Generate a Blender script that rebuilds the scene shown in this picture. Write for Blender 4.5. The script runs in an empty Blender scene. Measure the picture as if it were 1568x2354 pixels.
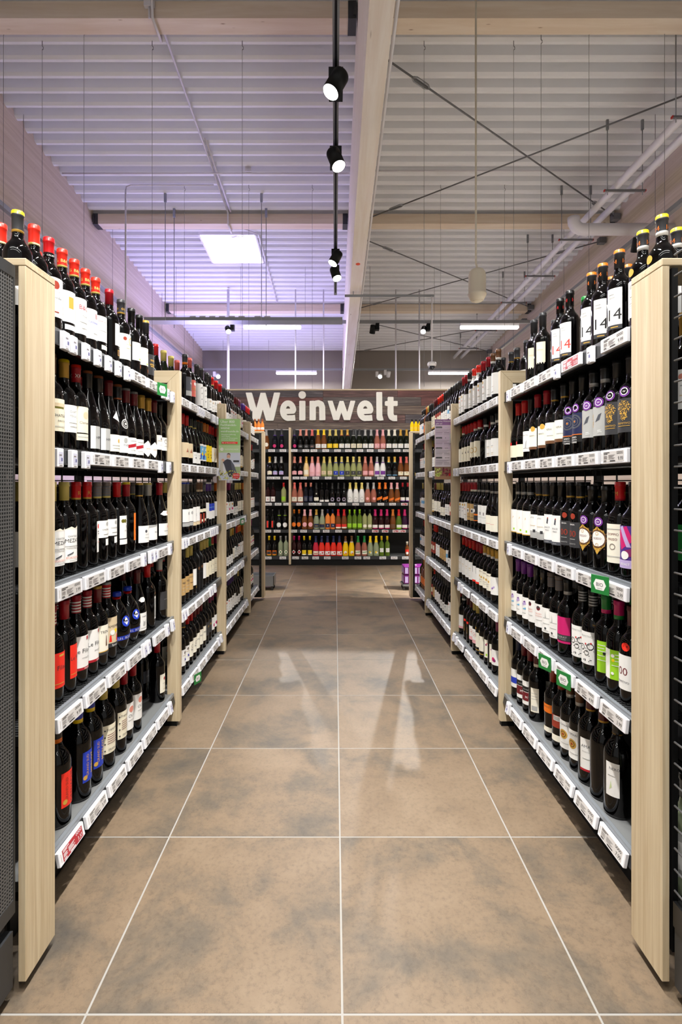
import bpy, math, random
from mathutils import Matrix, Vector
import numpy as np

# ------------------------------------------------------------------ camera, world, lights
SC = bpy.context.scene
COL = SC.collection
F_PX, H_CAM, VX, VY = 1175.0, 1.245, 770.5, 1110.0      # focal length in px of the 1568x2354 frame, eye height, vanishing point
cam = bpy.data.cameras.new('camera')
cam.sensor_fit = 'VERTICAL'; cam.sensor_height = 36.0
cam.lens = 36.0 * F_PX / 2354.0
cam.shift_x = (784.0 - VX) / 2354.0
cam.shift_y = -(1177.0 - VY) / 2354.0
cam.clip_start = 0.02; cam.clip_end = 100
camo = bpy.data.objects.new('camera', cam); COL.objects.link(camo)
camo.location = (0, 0, H_CAM); camo.rotation_euler = (math.pi / 2, 0, 0)
SC.camera = camo

SC.view_settings.view_transform = 'Standard'
SC.view_settings.look = 'None'
SC.view_settings.gamma = 1.0
SC.view_settings.use_curve_mapping = False
SC.view_settings.exposure = 0.42
SC.cycles.use_denoising = True
SC.cycles.use_adaptive_sampling = True
SC.cycles.adaptive_threshold = 0.03
SC.cycles.max_bounces = 5
SC.cycles.diffuse_bounces = 4
SC.cycles.glossy_bounces = 3
SC.cycles.transmission_bounces = 4
SC.cycles.sample_clamp_indirect = 4.0
SC.cycles.caustics_reflective = False
SC.cycles.caustics_refractive = False

world = bpy.data.worlds.new('shop_light'); SC.world = world
world.use_nodes = True
world.node_tree.nodes['Background'].inputs[0].default_value = (1.0, 0.985, 0.965, 1)
world.node_tree.nodes['Background'].inputs[1].default_value = 0.42

def add_light(name, kind, loc, power, color=(1, 1, 1), target=None, **kw):
    d = bpy.data.lights.new(name, kind)
    d.energy = power; d.color = color
    for k, v in kw.items(): setattr(d, k, v)
    o = bpy.data.objects.new(name, d); COL.objects.link(o); o.location = loc
    if target is not None:
        o.rotation_euler = (Vector(target) - Vector(loc)).to_track_quat('-Z', 'Y').to_euler()
    return o

# assumed unseen violet light of a neighbouring department, thrown up onto the roof and the timber wall
add_light('assumed_violet_light', 'AREA', (-2.9, 10.6, 2.3), 330, (0.50, 0.44, 1.0), (-2.9, 10.4, 6.0), shape='RECTANGLE', size=0.5, size_y=6.0)
# unseen luminaire rows added behind the photographer to brighten the hall
for k, (yy, pw) in enumerate(((-1.0, 65), (-2.2, 50))):
    add_light('added_fill_row', 'AREA', (0.0, yy, 4.5), pw, (1, 0.985, 0.95), (0.0, yy + 0.4, 0.0), shape='RECTANGLE', size=5.5, size_y=0.25)

# ------------------------------------------------------------------ materials
MATS = {}
def lin(c):
    return tuple(((x / 12.92) if x <= 0.04045 else ((x + 0.055) / 1.055) ** 2.4) for x in c)
PAL = {  # sRGB
    'white': (.95, .945, .93), 'cream': (.93, .90, .80), 'beige': (.86, .78, .64), 'kraft': (.76, .62, .40), 'ivory': (.95, .93, .86),
    'black': (.045, .042, .045), 'charcoal': (.20, .20, .21), 'grey': (.42, .42, .43), 'silver': (.68, .68, .67), 'slate': (.30, .31, .34),
    'red': (.80, .06, .09), 'scarlet': (.93, .18, .11), 'crimson': (.66, .07, .14), 'maroon': (.42, .07, .11), 'wine': (.33, .06, .09), 'rust': (.60, .20, .12),
    'salmon': (.88, .42, .38), 'pink': (.93, .68, .70), 'rose': (.86, .55, .48), 'magenta': (.80, .10, .42), 'plum': (.52, .12, .36),
    'purple': (.45, .17, .58), 'violet': (.30, .16, .52), 'lilac': (.74, .66, .84), 'blue': (.10, .22, .70), 'navy': (.09, .12, .27), 'skyblue': (.45, .70, .86), 'teal': (.10, .38, .42),
    'green': (.10, .50, .20), 'lime': (.60, .82, .14), 'darkgreen': (.05, .10, .05), 'olive': (.42, .40, .12), 'palegreen': (.78, .84, .62),
    'gold': (.80, .63, .26), 'palegold': (.85, .78, .42), 'yellow': (.96, .82, .10), 'orange': (.93, .47, .08), 'amber': (.80, .45, .14), 'copper': (.70, .40, .24), 'brown': (.40, .26, .15), 'taupe': (.47, .42, .39),
}
def principled(name, color, rough=.5, metal=0., spec=.5, emit=None, estr=0., coat=0., srgb=True):
    if name in MATS: return MATS[name]
    m = bpy.data.materials.new(name); m.use_nodes = True
    b = m.node_tree.nodes['Principled BSDF']
    c = lin(color) if srgb else color
    b.inputs['Base Color'].default_value = (*c, 1)
    b.inputs['Roughness'].default_value = rough
    b.inputs['Metallic'].default_value = metal
    b.inputs['Specular IOR Level'].default_value = spec
    b.inputs['Coat Weight'].default_value = coat
    if emit:
        b.inputs['Emission Color'].default_value = (*emit, 1)
        b.inputs['Emission Strength'].default_value = estr
    m.diffuse_color = (*c, 1)
    MATS[name] = m
    return m
def paper(c): return principled('print_' + c, PAL[c], .55)
def foil(c):
    return principled('foil_' + c, PAL[c], .32 if c not in ('gold', 'palegold', 'silver', 'copper', 'amber') else .35, .0 if c not in ('gold', 'silver', 'copper') else .35, .5)
def glass(c):
    tint = {'black': (.016, .013, .014), 'green': (.06, .09, .04), 'matt': (.055, .053, .055), 'rose': (.66, .40, .33), 'amber': (.46, .26, .11), 'pale': (.62, .64, .42), 'clear': (.58, .62, .50), 'white': (.93, .93, .92),
            'pinkwhite': (.95, .74, .77), 'goldwhite': (.92, .80, .56), 'redjuice': (.93, .20, .14), 'magjuice': (.80, .13, .24), 'yellowjuice': (.97, .80, .06), 'orangejuice': (.93, .55, .25), 'brightgreen': (.36, .46, .14), 'navy': (.05, .06, .10), 'darkred': (.16, .04, .05), 'purple': (.20, .08, .20)}[c]
    return principled('glass_' + c, tint, .55 if c == 'matt' else (.30 if c in ('white', 'pinkwhite', 'goldwhite') else .045), 0, .32)

def nodes_of(m):
    nt = m.node_tree
    return nt, nt.nodes, nt.links, nt.nodes['Principled BSDF']
def ramp(n, stops):
    r = n.new('ShaderNodeValToRGB')
    el = r.color_ramp.elements
    while len(el) < len(stops): el.new(0.5)
    for e, (p, c) in zip(el, stops):
        e.position = p; e.color = (*lin(c), 1)
    return r
def wood(name, light, dark, scale, rough=.45, knots=False, knotcol=None, fine=1.0):
    """oak / pine: stretched noise grain in object space, optional knots"""
    if name in MATS: return MATS[name]
    m = principled(name, light, rough)
    nt, n, l, b = nodes_of(m)
    tc = n.new('ShaderNodeTexCoord'); mp = n.new('ShaderNodeMapping'); mp.inputs['Scale'].default_value = scale
    oi = n.new('ShaderNodeObjectInfo'); ad = n.new('ShaderNodeVectorMath'); ad.operation = 'ADD'
    mu = n.new('ShaderNodeMath'); mu.operation = 'MULTIPLY'; mu.inputs[1].default_value = 37.0
    l.new(oi.outputs['Random'], mu.inputs[0]); l.new(tc.outputs['Object'], mp.inputs['Vector'])
    l.new(mp.outputs['Vector'], ad.inputs[0]); l.new(mu.outputs[0], ad.inputs[1])
    ns = n.new('ShaderNodeTexNoise'); ns.inputs['Scale'].default_value = 1.0; ns.inputs['Detail'].default_value = 7; ns.inputs['Roughness'].default_value = .62; ns.inputs['Distortion'].default_value = .35
    l.new(ad.outputs[0], ns.inputs['Vector'])
    r = ramp(n, [(.32, dark), (.50, tuple((a * .55 + c * .45) for a, c in zip(light, dark))), (.62, light), (.8, tuple(min(1, a * 1.03) for a in light))])
    l.new(ns.outputs['Fac'], r.inputs[0])
    out = r.outputs[0]
    if knots:
        mp2 = n.new('ShaderNodeMapping'); mp2.inputs['Scale'].default_value = knots
        l.new(tc.outputs['Object'], mp2.inputs['Vector'])
        vo = n.new('ShaderNodeTexVoronoi'); vo.inputs['Scale'].default_value = 1.0; vo.inputs['Randomness'].default_value = 1.0
        l.new(mp2.outputs['Vector'], vo.inputs['Vector'])
        r2 = ramp(n, [(.0, (1, 1, 1)), (.05, (.7, .7, .7)), (.085, (0, 0, 0))])
        l.new(vo.outputs['Distance'], r2.inputs[0])
        mx = n.new('ShaderNodeMix'); mx.data_type = 'RGBA'
        l.new(r2.outputs[0], mx.inputs[0]); l.new(out, mx.inputs[6]); mx.inputs[7].default_value = (*lin(knotcol), 1)
        out = mx.outputs[2]
    l.new(out, b.inputs['Base Color'])
    bp = n.new('ShaderNodeBump'); bp.inputs['Strength'].default_value = .08; bp.inputs['Distance'].default_value = .002
    l.new(ns.outputs['Fac'], bp.inputs['Height']); l.new(bp.outputs[0], b.inputs['Normal'])
    return m

OAK_L, OAK_D = (.835, .77, .645), (.745, .66, .525)
M_OAK_V = wood('oak_upright_grain', OAK_L, OAK_D, (85, 85, 2.2))
M_OAK_H = wood('oak_cross_grain', OAK_L, OAK_D, (2.2, 85, 85))
M_PINE_X = wood('pine_beam_cross', (.87, .815, .745), (.82, .745, .655), (.8, 9, 12), .6, (2.6, 9, 5), (.50, .36, .25))
M_PINE_Y = wood('pine_beam_long', (.94, .915, .875), (.90, .855, .80), (14, .6, 14), .6, (9, 1.7, 9), (.55, .43, .33))
M_PINE_W = wood('timber_wall_panel', (.82, .76, .71), (.75, .68, .62), (5, .55, 26), .6, (1, 4.2, 15), (.58, .48, .42))
M_BLACK = principled('black_powder_coat', (.022, .022, .024), .55, 0, .25)
M_BLACKG = principled('black_satin_metal', (.05, .05, .053), .35, 0, .5)
M_DGREY = principled('dark_grey_steel', (.22, .225, .235), .38, .3, .5)
M_SHELF = principled('grey_steel_shelf', (.46, .465, .465), .42, .2, .5)
M_RAIL = principled('grey_price_rail', (.50, .52, .54), .30, .25, .5)
M_RAILD = principled('dark_price_rail', (.19, .195, .205), .35, .1, .5)
M_GALV = principled('galvanised_steel', (.56, .57, .58), .4, .6, .5)
M_ROD = principled('dark_tension_steel', (.43, .43, .44), .5, .4, .5)
M_WIRE = principled('thin_steel_wire', (.45, .44, .45), .5, .3, .5)
M_PIPE = principled('white_pipe_paint', (.83, .82, .84), .45)
M_CASE = principled('tag_white_plastic', (.93, .93, .945), .35)
M_SCREEN = principled('tag_eink_grey', (.80, .785, .77), .45)
M_SCREENV = principled('tag_small_paper', (.80, .80, .87), .45)
M_INK = principled('tag_dark_ink', (.20, .19, .20), .6)
M_INKL = principled('tag_faint_ink', (.52, .50, .49), .6)
M_TAGRED = principled('tag_red_screen', (.68, .18, .22), .45)
M_SPEAK = principled('ivory_plastic', (.80, .765, .69), .5)
M_WHITE = principled('white_plastic', (.92, .92, .93), .4)
M_LETTER = principled('cream_sign_letter', (.945, .935, .90), .5)
M_LED = principled('lit_led_diffuser', (1, 1, 1), .5, emit=(1, .985, .95), estr=9)
M_LAMP = principled('lit_lamp_lens', (1, 1, 1), .5, emit=(1, .97, .91), estr=14)
M_SKY = principled('skylight_dome', (1, 1, 1), .5, emit=(.86, .86, 1.0), estr=6)
M_GROUT = principled('pale_grout', (.56, .55, .53), .8)
M_BACKW = principled('grey_rear_wall', (.53, .50, .475), .8)
M_SHEET = principled('perforated_grey_sheet', (.36, .36, .36), .4, .2)
M_NOTCH = principled('slot_grey', (.17, .17, .175), .5)

def tile_material():
    m = principled('brown_grey_stoneware', (.5, .4, .3), .36)
    nt, n, l, b = nodes_of(m)
    tc = n.new('ShaderNodeTexCoord'); oi = n.new('ShaderNodeObjectInfo')
    mu = n.new('ShaderNodeMath'); mu.operation = 'MULTIPLY'; mu.inputs[1].default_value = 53.0
    l.new(oi.outputs['Random'], mu.inputs[0])
    ad = n.new('ShaderNodeVectorMath'); ad.operation = 'ADD'; l.new(tc.outputs['Object'], ad.inputs[0]); l.new(mu.outputs[0], ad.inputs[1])
    n1 = n.new('ShaderNodeTexNoise'); n1.inputs['Scale'].default_value = 3.1; n1.inputs['Detail'].default_value = 7; n1.inputs['Roughness'].default_value = .68; n1.inputs['Distortion'].default_value = .25
    n2 = n.new('ShaderNodeTexNoise'); n2.inputs['Scale'].default_value = 70; n2.inputs['Detail'].default_value = 4; n2.inputs['Roughness'].default_value = .8
    l.new(ad.outputs[0], n1.inputs['Vector']); l.new(ad.outputs[0], n2.inputs['Vector'])
    r1 = ramp(n, [(.28, (.262, .245, .222)), (.41, (.352, .31, .258)), (.53, (.435, .368, .292)), (.72, (.475, .408, .33))])
    l.new(n1.outputs['Fac'], r1.inputs[0])
    r2 = ramp(n, [(.3, (.70, .70, .70)), (.52, (1, 1, 1)), (.75, (1, 1, 1))])
    l.new(n2.outputs['Fac'], r2.inputs[0])
    mx = n.new('ShaderNodeMix'); mx.data_type = 'RGBA'; mx.blend_type = 'MULTIPLY'; mx.inputs[0].default_value = .55
    l.new(r1.outputs[0], mx.inputs[6]); l.new(r2.outputs[0], mx.inputs[7])
    l.new(mx.outputs[2], b.inputs['Base Color'])
    rr = n.new('ShaderNodeMapRange'); rr.inputs[3].default_value = .40; rr.inputs[4].default_value = .56
    l.new(n2.outputs['Fac'], rr.inputs[0]); l.new(rr.outputs[0], b.inputs['Roughness'])
    bp = n.new('ShaderNodeBump'); bp.inputs['Strength'].default_value = .10; bp.inputs['Distance'].default_value = .002
    l.new(n2.outputs['Fac'], bp.inputs['Height']); l.new(bp.outputs[0], b.inputs['Normal'])
    return m
M_TILE = tile_material()
M_DECK = principled('white_trapezoid_sheet', (.885, .89, .905), .5, 0, .3)
def plank_material(i, a, d):
    m = wood('reclaimed_plank_%d' % i, a, d, (2.6, 20, 46), .6)
    el = [x for x in m.node_tree.nodes if x.type == 'VALTORGB'][0].color_ramp.elements
    el[3].position = .70; el[3].color = (*lin(tuple(min(1, c * 1.5) for c in a)), 1)
    return m
M_PLANK = [plank_material(0, (.42, .30, .28), (.24, .15, .15)), plank_material(1, (.40, .36, .34), (.26, .22, .22)), plank_material(2, (.46, .28, .26), (.28, .15, .15)), plank_material(3, (.36, .33, .35), (.22, .19, .21)), plank_material(4, (.48, .41, .36), (.30, .24, .22))]

# ------------------------------------------------------------------ mesh builder
class MB:
    def __init__(s): s.v = []; s.f = []; s.m = []; s.s = []; s.mats = []
    def slot(s, mat):
        if mat not in s.mats: s.mats.append(mat)
        return s.mats.index(mat)
    def add(s, verts, faces, mat, smooth=False):
        o = len(s.v); k = s.slot(mat)
        s.v += [tuple(p) for p in verts]
        for f in faces:
            s.f.append(tuple(o + i for i in f)); s.m.append(k); s.s.append(smooth)
        return s
    def box(s, x0, x1, y0, y1, z0, z1, mat):
        v = [(x0, y0, z0), (x1, y0, z0), (x1, y1, z0), (x0, y1, z0), (x0, y0, z1), (x1, y0, z1), (x1, y1, z1), (x0, y1, z1)]
        return s.add(v, [(0, 3, 2, 1), (4, 5, 6, 7), (0, 1, 5, 4), (1, 2, 6, 5), (2, 3, 7, 6), (3, 0, 4, 7)], mat)
    def bbox(s, x0, x1, y0, y1, z0, z1, mat, b=.002):
        """box with chamfered long edges (all twelve edges cut by b)"""
        v = []; idx = {}
        X, Y, Z = (x0, x1), (y0, y1), (z0, z1)
        for i in (0, 1):
            for j in (0, 1):
                for k in (0, 1):
                    sx, sy, sz = (1 if i == 0 else -1), (1 if j == 0 else -1), (1 if k == 0 else -1)
                    for a, p in (('x', (X[i], Y[j] + sy * b, Z[k] + sz * b)), ('y', (X[i] + sx * b, Y[j], Z[k] + sz * b)), ('z', (X[i] + sx * b, Y[j] + sy * b, Z[k]))):
                        idx[(i, j, k, a)] = len(v); v.append(p)
        F = []
        for i in (0, 1):
            q = [idx[(i, j, k, 'x')] for j, k in ((0, 0), (1, 0), (1, 1), (0, 1))]; F.append(q if i else q[::-1])
            q = [idx[(j, i, k, 'y')] for j, k in ((0, 0), (1, 0), (1, 1), (0, 1))]; F.append(q[::-1] if i else q)
            q = [idx[(j, k, i, 'z')] for j, k in ((0, 0), (1, 0), (1, 1), (0, 1))]; F.append(q if i else q[::-1])
        for i in (0, 1):
            for j in (0, 1):
                F.append([idx[(i, j, 0, 'x')], idx[(i, j, 1, 'x')], idx[(i, j, 1, 'y')], idx[(i, j, 0, 'y')]])
                F.append([idx[(i, 0, j, 'x')], idx[(i, 1, j, 'x')], idx[(i, 1, j, 'z')], idx[(i, 0, j, 'z')]])
                F.append([idx[(0, i, j, 'y')], idx[(1, i, j, 'y')], idx[(1, i, j, 'z')], idx[(0, i, j, 'z')]])
        for i in (0, 1):
            for j in (0, 1):
                for k in (0, 1):
                    F.append([idx[(i, j, k, a)] for a in 'xyz'])
        return s.add(v, F, mat)
    def prism(s, pts, axis, a, b, mat):
        """2-D outline extruded along axis ('x': pts are (y,z); 'y': (x,z); 'z': (x,y)) from a to b"""
        n = len(pts)
        mk = {'x': lambda p, t: (t, p[0], p[1]), 'y': lambda p, t: (p[0], t, p[1]), 'z': lambda p, t: (p[0], p[1], t)}[axis]
        v = [mk(p, a) for p in pts] + [mk(p, b) for p in pts]
        F = [tuple(range(n)), tuple(range(2 * n - 1, n - 1, -1))] + [(i, i + n, (i + 1) % n + n, (i + 1) % n) for i in range(n)]
        return s.add(v, F, mat)
    def tube(s, pts, r, mat, n=8, caps=True):
        pts = [Vector(p) for p in pts]; V = []; F = []
        for i, p in enumerate(pts):
            d = (pts[min(i + 1, len(pts) - 1)] - pts[max(i - 1, 0)]).normalized()
            u = d.cross(Vector((0, 0, 1)) if abs(d.z) < .95 else Vector((1, 0, 0))).normalized(); w = d.cross(u)
            for k in range(n):
                a = 2 * math.pi * k / n
                V.append(p + u * (r * math.cos(a)) + w * (r * math.sin(a)))
        for i in range(len(pts) - 1):
            for k in range(n):
                F.append((i * n + k, i * n + (k + 1) % n, (i + 1) * n + (k + 1) % n, (i + 1) * n + k))
        if caps: F.append(tuple(range(n))[::-1]); F.append(tuple(range((len(pts) - 1) * n, len(pts) * n)))
        return s.add(V, F, mat, True)
    def lathe(s, prof, mat, n=20, mats=None, mtx=None):
        """prof: list of (r, z) from bottom to top; mats: optional per-band material"""
        V = []; 
        for r, z in prof:
            for k in range(n):
                a = 2 * math.pi * k / n
                p = Vector((r * math.cos(a), r * math.sin(a), z))
                V.append(mtx @ p if mtx else p)
        o = len(s.v); s.v += [tuple(p) for p in V]
        for i in range(len(prof) - 1):
            mm = s.slot(mats[i] if mats else mat)
            for k in range(n):
                s.f.append((o + i * n + k, o + i * n + (k + 1) % n, o + (i + 1) * n + (k + 1) % n, o + (i + 1) * n + k)); s.m.append(mm); s.s.append(True)
        s.f.append(tuple(o + k for k in range(n))[::-1]); s.m.append(s.slot(mats[0] if mats else mat)); s.s.append(False)
        t = (len(prof) - 1) * n
        s.f.append(tuple(o + t + k for k in range(n))); s.m.append(s.slot(mats[-1] if mats else mat)); s.s.append(False)
        return s
    def mesh(s, name):
        me = bpy.data.meshes.new(name)
        me.from_pydata(s.v, [], s.f); me.update()
        me.polygons.foreach_set('material_index', s.m); me.polygons.foreach_set('use_smooth', s.s)
        for m in s.mats: me.materials.append(m)
        return me
    def build(s, name, parent=None, loc=None, rot=None):
        return link(name, s.mesh(name), parent, loc, rot)

def link(name, data, parent=None, loc=None, rot=None):
    o = bpy.data.objects.new(name, data); COL.objects.link(o)
    if parent is not None: o.parent = parent
    if loc is not None: o.location = loc
    if rot is not None: o.rotation_euler = rot
    return o
def tag(o, label, cat, group=None, kind=None):
    if label: o['label'] = label
    if cat: o['category'] = cat
    if group: o['group'] = group
    if kind: o['kind'] = kind
    return o
def struct(o): o['kind'] = 'structure'; return o
def empty(name, loc=(0, 0, 0), rot=(0, 0, 0)):
    return link(name, None, None, loc, rot)
def at(px, py, Y):
    """point at distance Y that falls on the photo position (px, py)"""
    return ((px - VX) * Y / F_PX, Y, H_CAM - (py - VY) * Y / F_PX)

# ------------------------------------------------------------------ lettering (built-in font turned into flat outlines)
TEXT = {}
def text_shape(txt):
    """vertices and faces of a word, baseline 0, cap height about .7; returns (verts2d, faces, width)"""
    if txt in TEXT: return TEXT[txt]
    cu = bpy.data.curves.new('lettering', 'FONT'); cu.body = txt; cu.resolution_u = 2; cu.align_x = 'CENTER'
    ob = bpy.data.objects.new('lettering', cu); COL.objects.link(ob)
    dg = bpy.context.evaluated_depsgraph_get()
    me = ob.evaluated_get(dg).to_mesh()
    v = [(p.co.x, p.co.y) for p in me.vertices]; f = [tuple(p.vertices) for p in me.polygons]
    ob.evaluated_get(dg).to_mesh_clear()
    bpy.data.objects.remove(ob); bpy.data.curves.remove(cu)
    w = (max(p[0] for p in v) - min(p[0] for p in v)) if v else 0
    TEXT[txt] = (v, f, w)
    return TEXT[txt]
def flat_text(mb, txt, size, fn, mat):
    """fn maps 2-D text coordinates (metres) to 3-D"""
    v, f, w = text_shape(txt)
    mb.add([fn(x * size, y * size) for x, y in v], f, mat)

# ================================================================== THE HALL
SLOPE, Z0 = 0.0638, 5.2
WALL_L, WALL_R, Y_BACK = -4.185, 4.83, 16.12
def roof(y): return H_CAM + Z0 - SLOPE * y
def on_roof(px, py):
    Y = F_PX * Z0 / (VY + F_PX * SLOPE - py)
    return ((px - VX) * Y / F_PX, Y)

# floor: grout bed with single stoneware tiles
fl = MB().box(-4.3, 5.0, -3.0, 16.3, -.05, -.0009, M_GROUT).build('floor'); struct(fl)
T, X_T, Y_T = .6, .0168, 1.1975
tm = MB().bbox(-.2973, .2973, -.2973, .2973, -.003, 0.0, M_TILE, .0004).mesh('floor_tile')
for i in range(-4, 4):
    for j in range(-3, 13):
        link('tile', tm, fl, (X_T + (i + .5) * T, Y_T + (j + .5) * T, 0))

# ceiling: trapezoidal steel sheet, one fold after the other along the roof slope
# skylight opening: split the sheet around it
SKX0, SKX1, SKY0, SKY1 = -2.50, -1.49, 9.45, 10.49
def make_ceiling_parts():
    mb = MB(); pitch = .2185; y = -1.6; V = []
    prof = [(0, 0), (.034, 0), (.056, .064), (.064, .070), (.084, .135), (.112, .135), (.118, .127), (.124, .135), (.150, .135), (.185, .020)]
    while y < Y_BACK:
        for dy, dz in prof: V.append((y + dy, roof(y + dy) + dz))
        y += pitch
    V = [p for p in V if p[0] <= Y_BACK + .02]
    def strip(P, xa, xb):
        n = len(P)
        if n < 2: return
        mb.add([(xa, a, b) for a, b in P] + [(xb, a, b) for a, b in P], [(i, i + 1, i + 1 + n, i + n) for i in range(n - 1)], M_DECK)
    a = [p for p in V if p[0] <= SKY0]; b = [p for p in V if p[0] >= SKY1]
    mid = [a[-1]] + [p for p in V if SKY0 < p[0] < SKY1] + [b[0]]
    strip(a, WALL_L - .05, WALL_R + .05); strip(b, WALL_L - .05, WALL_R + .05)
    strip(mid, WALL_L - .05, SKX0); strip(mid, SKX1, WALL_R + .05)
    return mb.build('ceiling')
struct(make_ceiling_parts())
def skylight():
    z0, z1 = roof(SKY0), roof(SKY1)
    mb = MB()
    for xa, xb in ((SKX0 - .03, SKX0), (SKX1, SKX1 + .03)):
        mb.add([(xa, SKY0, z0 - .02), (xb, SKY0, z0 - .02), (xb, SKY1, z1 - .02), (xa, SKY1, z1 - .02), (xa, SKY0, z0 + .45), (xb, SKY0, z0 + .45), (xb, SKY1, z1 + .45), (xa, SKY1, z1 + .45)],
               [(0, 1, 2, 3), (4, 7, 6, 5), (0, 4, 5, 1), (1, 5, 6, 2), (2, 6, 7, 3), (3, 7, 4, 0)], M_WHITE)
    mb.box(SKX0, SKX1, SKY0 - .03, SKY0, z0 - .02, z0 + .45, M_WHITE); mb.box(SKX0, SKX1, SKY1, SKY1 + .03, z1 - .02, z1 + .45, M_WHITE)
    fr = struct(mb.build('window_1'))
    MB().add([(SKX0, SKY0, z0 + .05), (SKX1, SKY0, z0 + .05), (SKX1, SKY1, z1 + .05), (SKX0, SKY1, z1 + .05)], [(0, 1, 2, 3)], M_SKY).build('skylight_pane', fr)
    m = MB().tube([(SKX1 - .45, SKY0 + .08, z0 + .0), (SKX1 - .3, SKY0 + .05, z0 + .03)], .02, M_WHITE, 6); m.tube([(SKX1 - .2, SKY0 + .06, z0), (SKX1 - .5, SKY0 + .12, z0)], .016, M_WHITE, 6)
    m.build('opener_arm', fr)
skylight()

struct(MB().box(WALL_L - .12, WALL_L, -1.5, Y_BACK, 0, 7.0, M_PINE_W).build('wall_left'))
struct(MB().box(WALL_R, WALL_R + .12, -1.5, Y_BACK, 0, 7.0, M_PINE_W).build('wall_right'))
struct(MB().box(WALL_L - .12, WALL_R + .12, Y_BACK, Y_BACK + .12, 0, 7.0, M_BACKW).build('wall_back'))

# glulam girder along the aisle and purlins across it
GX0, GX1, GB = .228, .40, 3.42
def sloped(mb, x0, x1, y0, y1, zf0, zf1, mat):
    """box following the roof slope; zf give the height at y = 0"""
    f = lambda z, y: z - SLOPE * y
    v = [(x0, y0, f(zf0, y0)), (x1, y0, f(zf0, y0)), (x1, y1, f(zf0, y1)), (x0, y1, f(zf0, y1)), (x0, y0, f(zf1, y0)), (x1, y0, f(zf1, y0)), (x1, y1, f(zf1, y1)), (x0, y1, f(zf1, y1))]
    mb.add(v, [(0, 3, 2, 1), (4, 5, 6, 7), (0, 1, 5, 4), (1, 2, 6, 5), (2, 3, 7, 6), (3, 0, 4, 7)], mat); return mb
g = sloped(MB(), GX0, GX1, -1.4, Y_BACK, H_CAM + GB, H_CAM + Z0 + .05, M_PINE_Y).build('beam_girder'); struct(g)
m = MB(); p = Vector(at(823, 609, 7.5)); zg = H_CAM + GB - SLOPE * 7.5
yg = None
for k in range(200):
    yy = 5 + k * .03
    if abs(VY - (H_CAM + GB - SLOPE * yy - H_CAM) * F_PX / yy - 609) < 3: yg = yy; break
yg = yg or 7.0
xg = (823 - VX) * yg / F_PX
m.lathe([(.03, -.004), (.03, 0)], principled('orange_marker', (.90, .32, .15), .5), 16)
mk = m.build('marker_dot', g, (xg, yg, H_CAM + GB - SLOPE * yg - .001)); mk.rotation_euler = (SLOPE * -1, 0, 0)
PURL = (5.156, 8.79, 12.545)
for k, y in enumerate(PURL):
    for side, (xa, xb) in enumerate(((WALL_L + .02, GX0 - .012), (GX1 + .012, WALL_R - .02))):
        zt = roof(y) - .012
        b = struct(MB().box(xa, xb, y, y + .19, zt - .172, zt, M_PINE_X).build('beam_purlin'))
        for xe in (xa, xb):
            s = 1 if xe == xa else -1
            hm = MB().box(min(xe, xe + s * .085), max(xe, xe + s * .085), y - .006, y + .196, zt - .18, zt + .004, M_DGREY)
            hm.box(min(xe, xe + s * .03), max(xe, xe + s * .03), y - .02, y - .006, zt - .15, zt - .03, M_DGREY)
            hm.build('joist_hanger', b)
# header trim strip where roof and wall meet
struct(MB().box(WALL_L, WALL_R, Y_BACK - .02, Y_BACK, roof(Y_BACK) - .03, roof(Y_BACK) + .01, M_BACKW).build('trim_1'))

# ------------------------------------------------------------------ services under the roof
def tension_rod(a, b, label):
    a = Vector(a); b = Vector(b); t = empty('tension_rod', a)
    d = b - a
    MB().tube([(0, 0, 0), d], .0105, M_ROD, 8).build('rod', t)
    for q in (.12, .88):
        p = d * q; u = d.normalized()
        mb = MB(); side = u.cross(Vector((0, 0, 1))).normalized() * .03
        for s in (-1, 1): mb.tube([p - u * .13 + side * .2 * s, p - u * .09 + side * s, p + u * .09 + side * s, p + u * .13 + side * .2 * s], .011, M_GALV, 6)
        mb.build('turnbuckle', t)
    for p in (Vector((0, 0, 0)), d):
        MB().box(p.x - .06, p.x + .06, p.y - .05, p.y + .05, p.z - .05, p.z + .05, M_ROD).build('gusset', t)
    tag(t, label, 'tension rod', 'diagonal tension rods under the roof')
names = ('between the two front purlins', 'between the skylight purlin and the next', 'above the rear wall')
for k, (y0, y1) in enumerate(((PURL[0], PURL[1]), (PURL[1], PURL[2]), (PURL[2], Y_BACK - .25))):
    ya, yb = y0 + .27, y1 - .13
    za, zb = roof(ya) - .26, roof(yb) - .15
    tension_rod((GX1 + .07, ya + .05, za), (WALL_R - .08, yb, zb), 'steel tension rod from girder back to wall, ' + names[k])
    tension_rod((GX1 + .07, yb, zb - .05), (WALL_R - .08, ya + .05, za - .05), 'steel tension rod from wall back to girder, ' + names[k])

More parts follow.
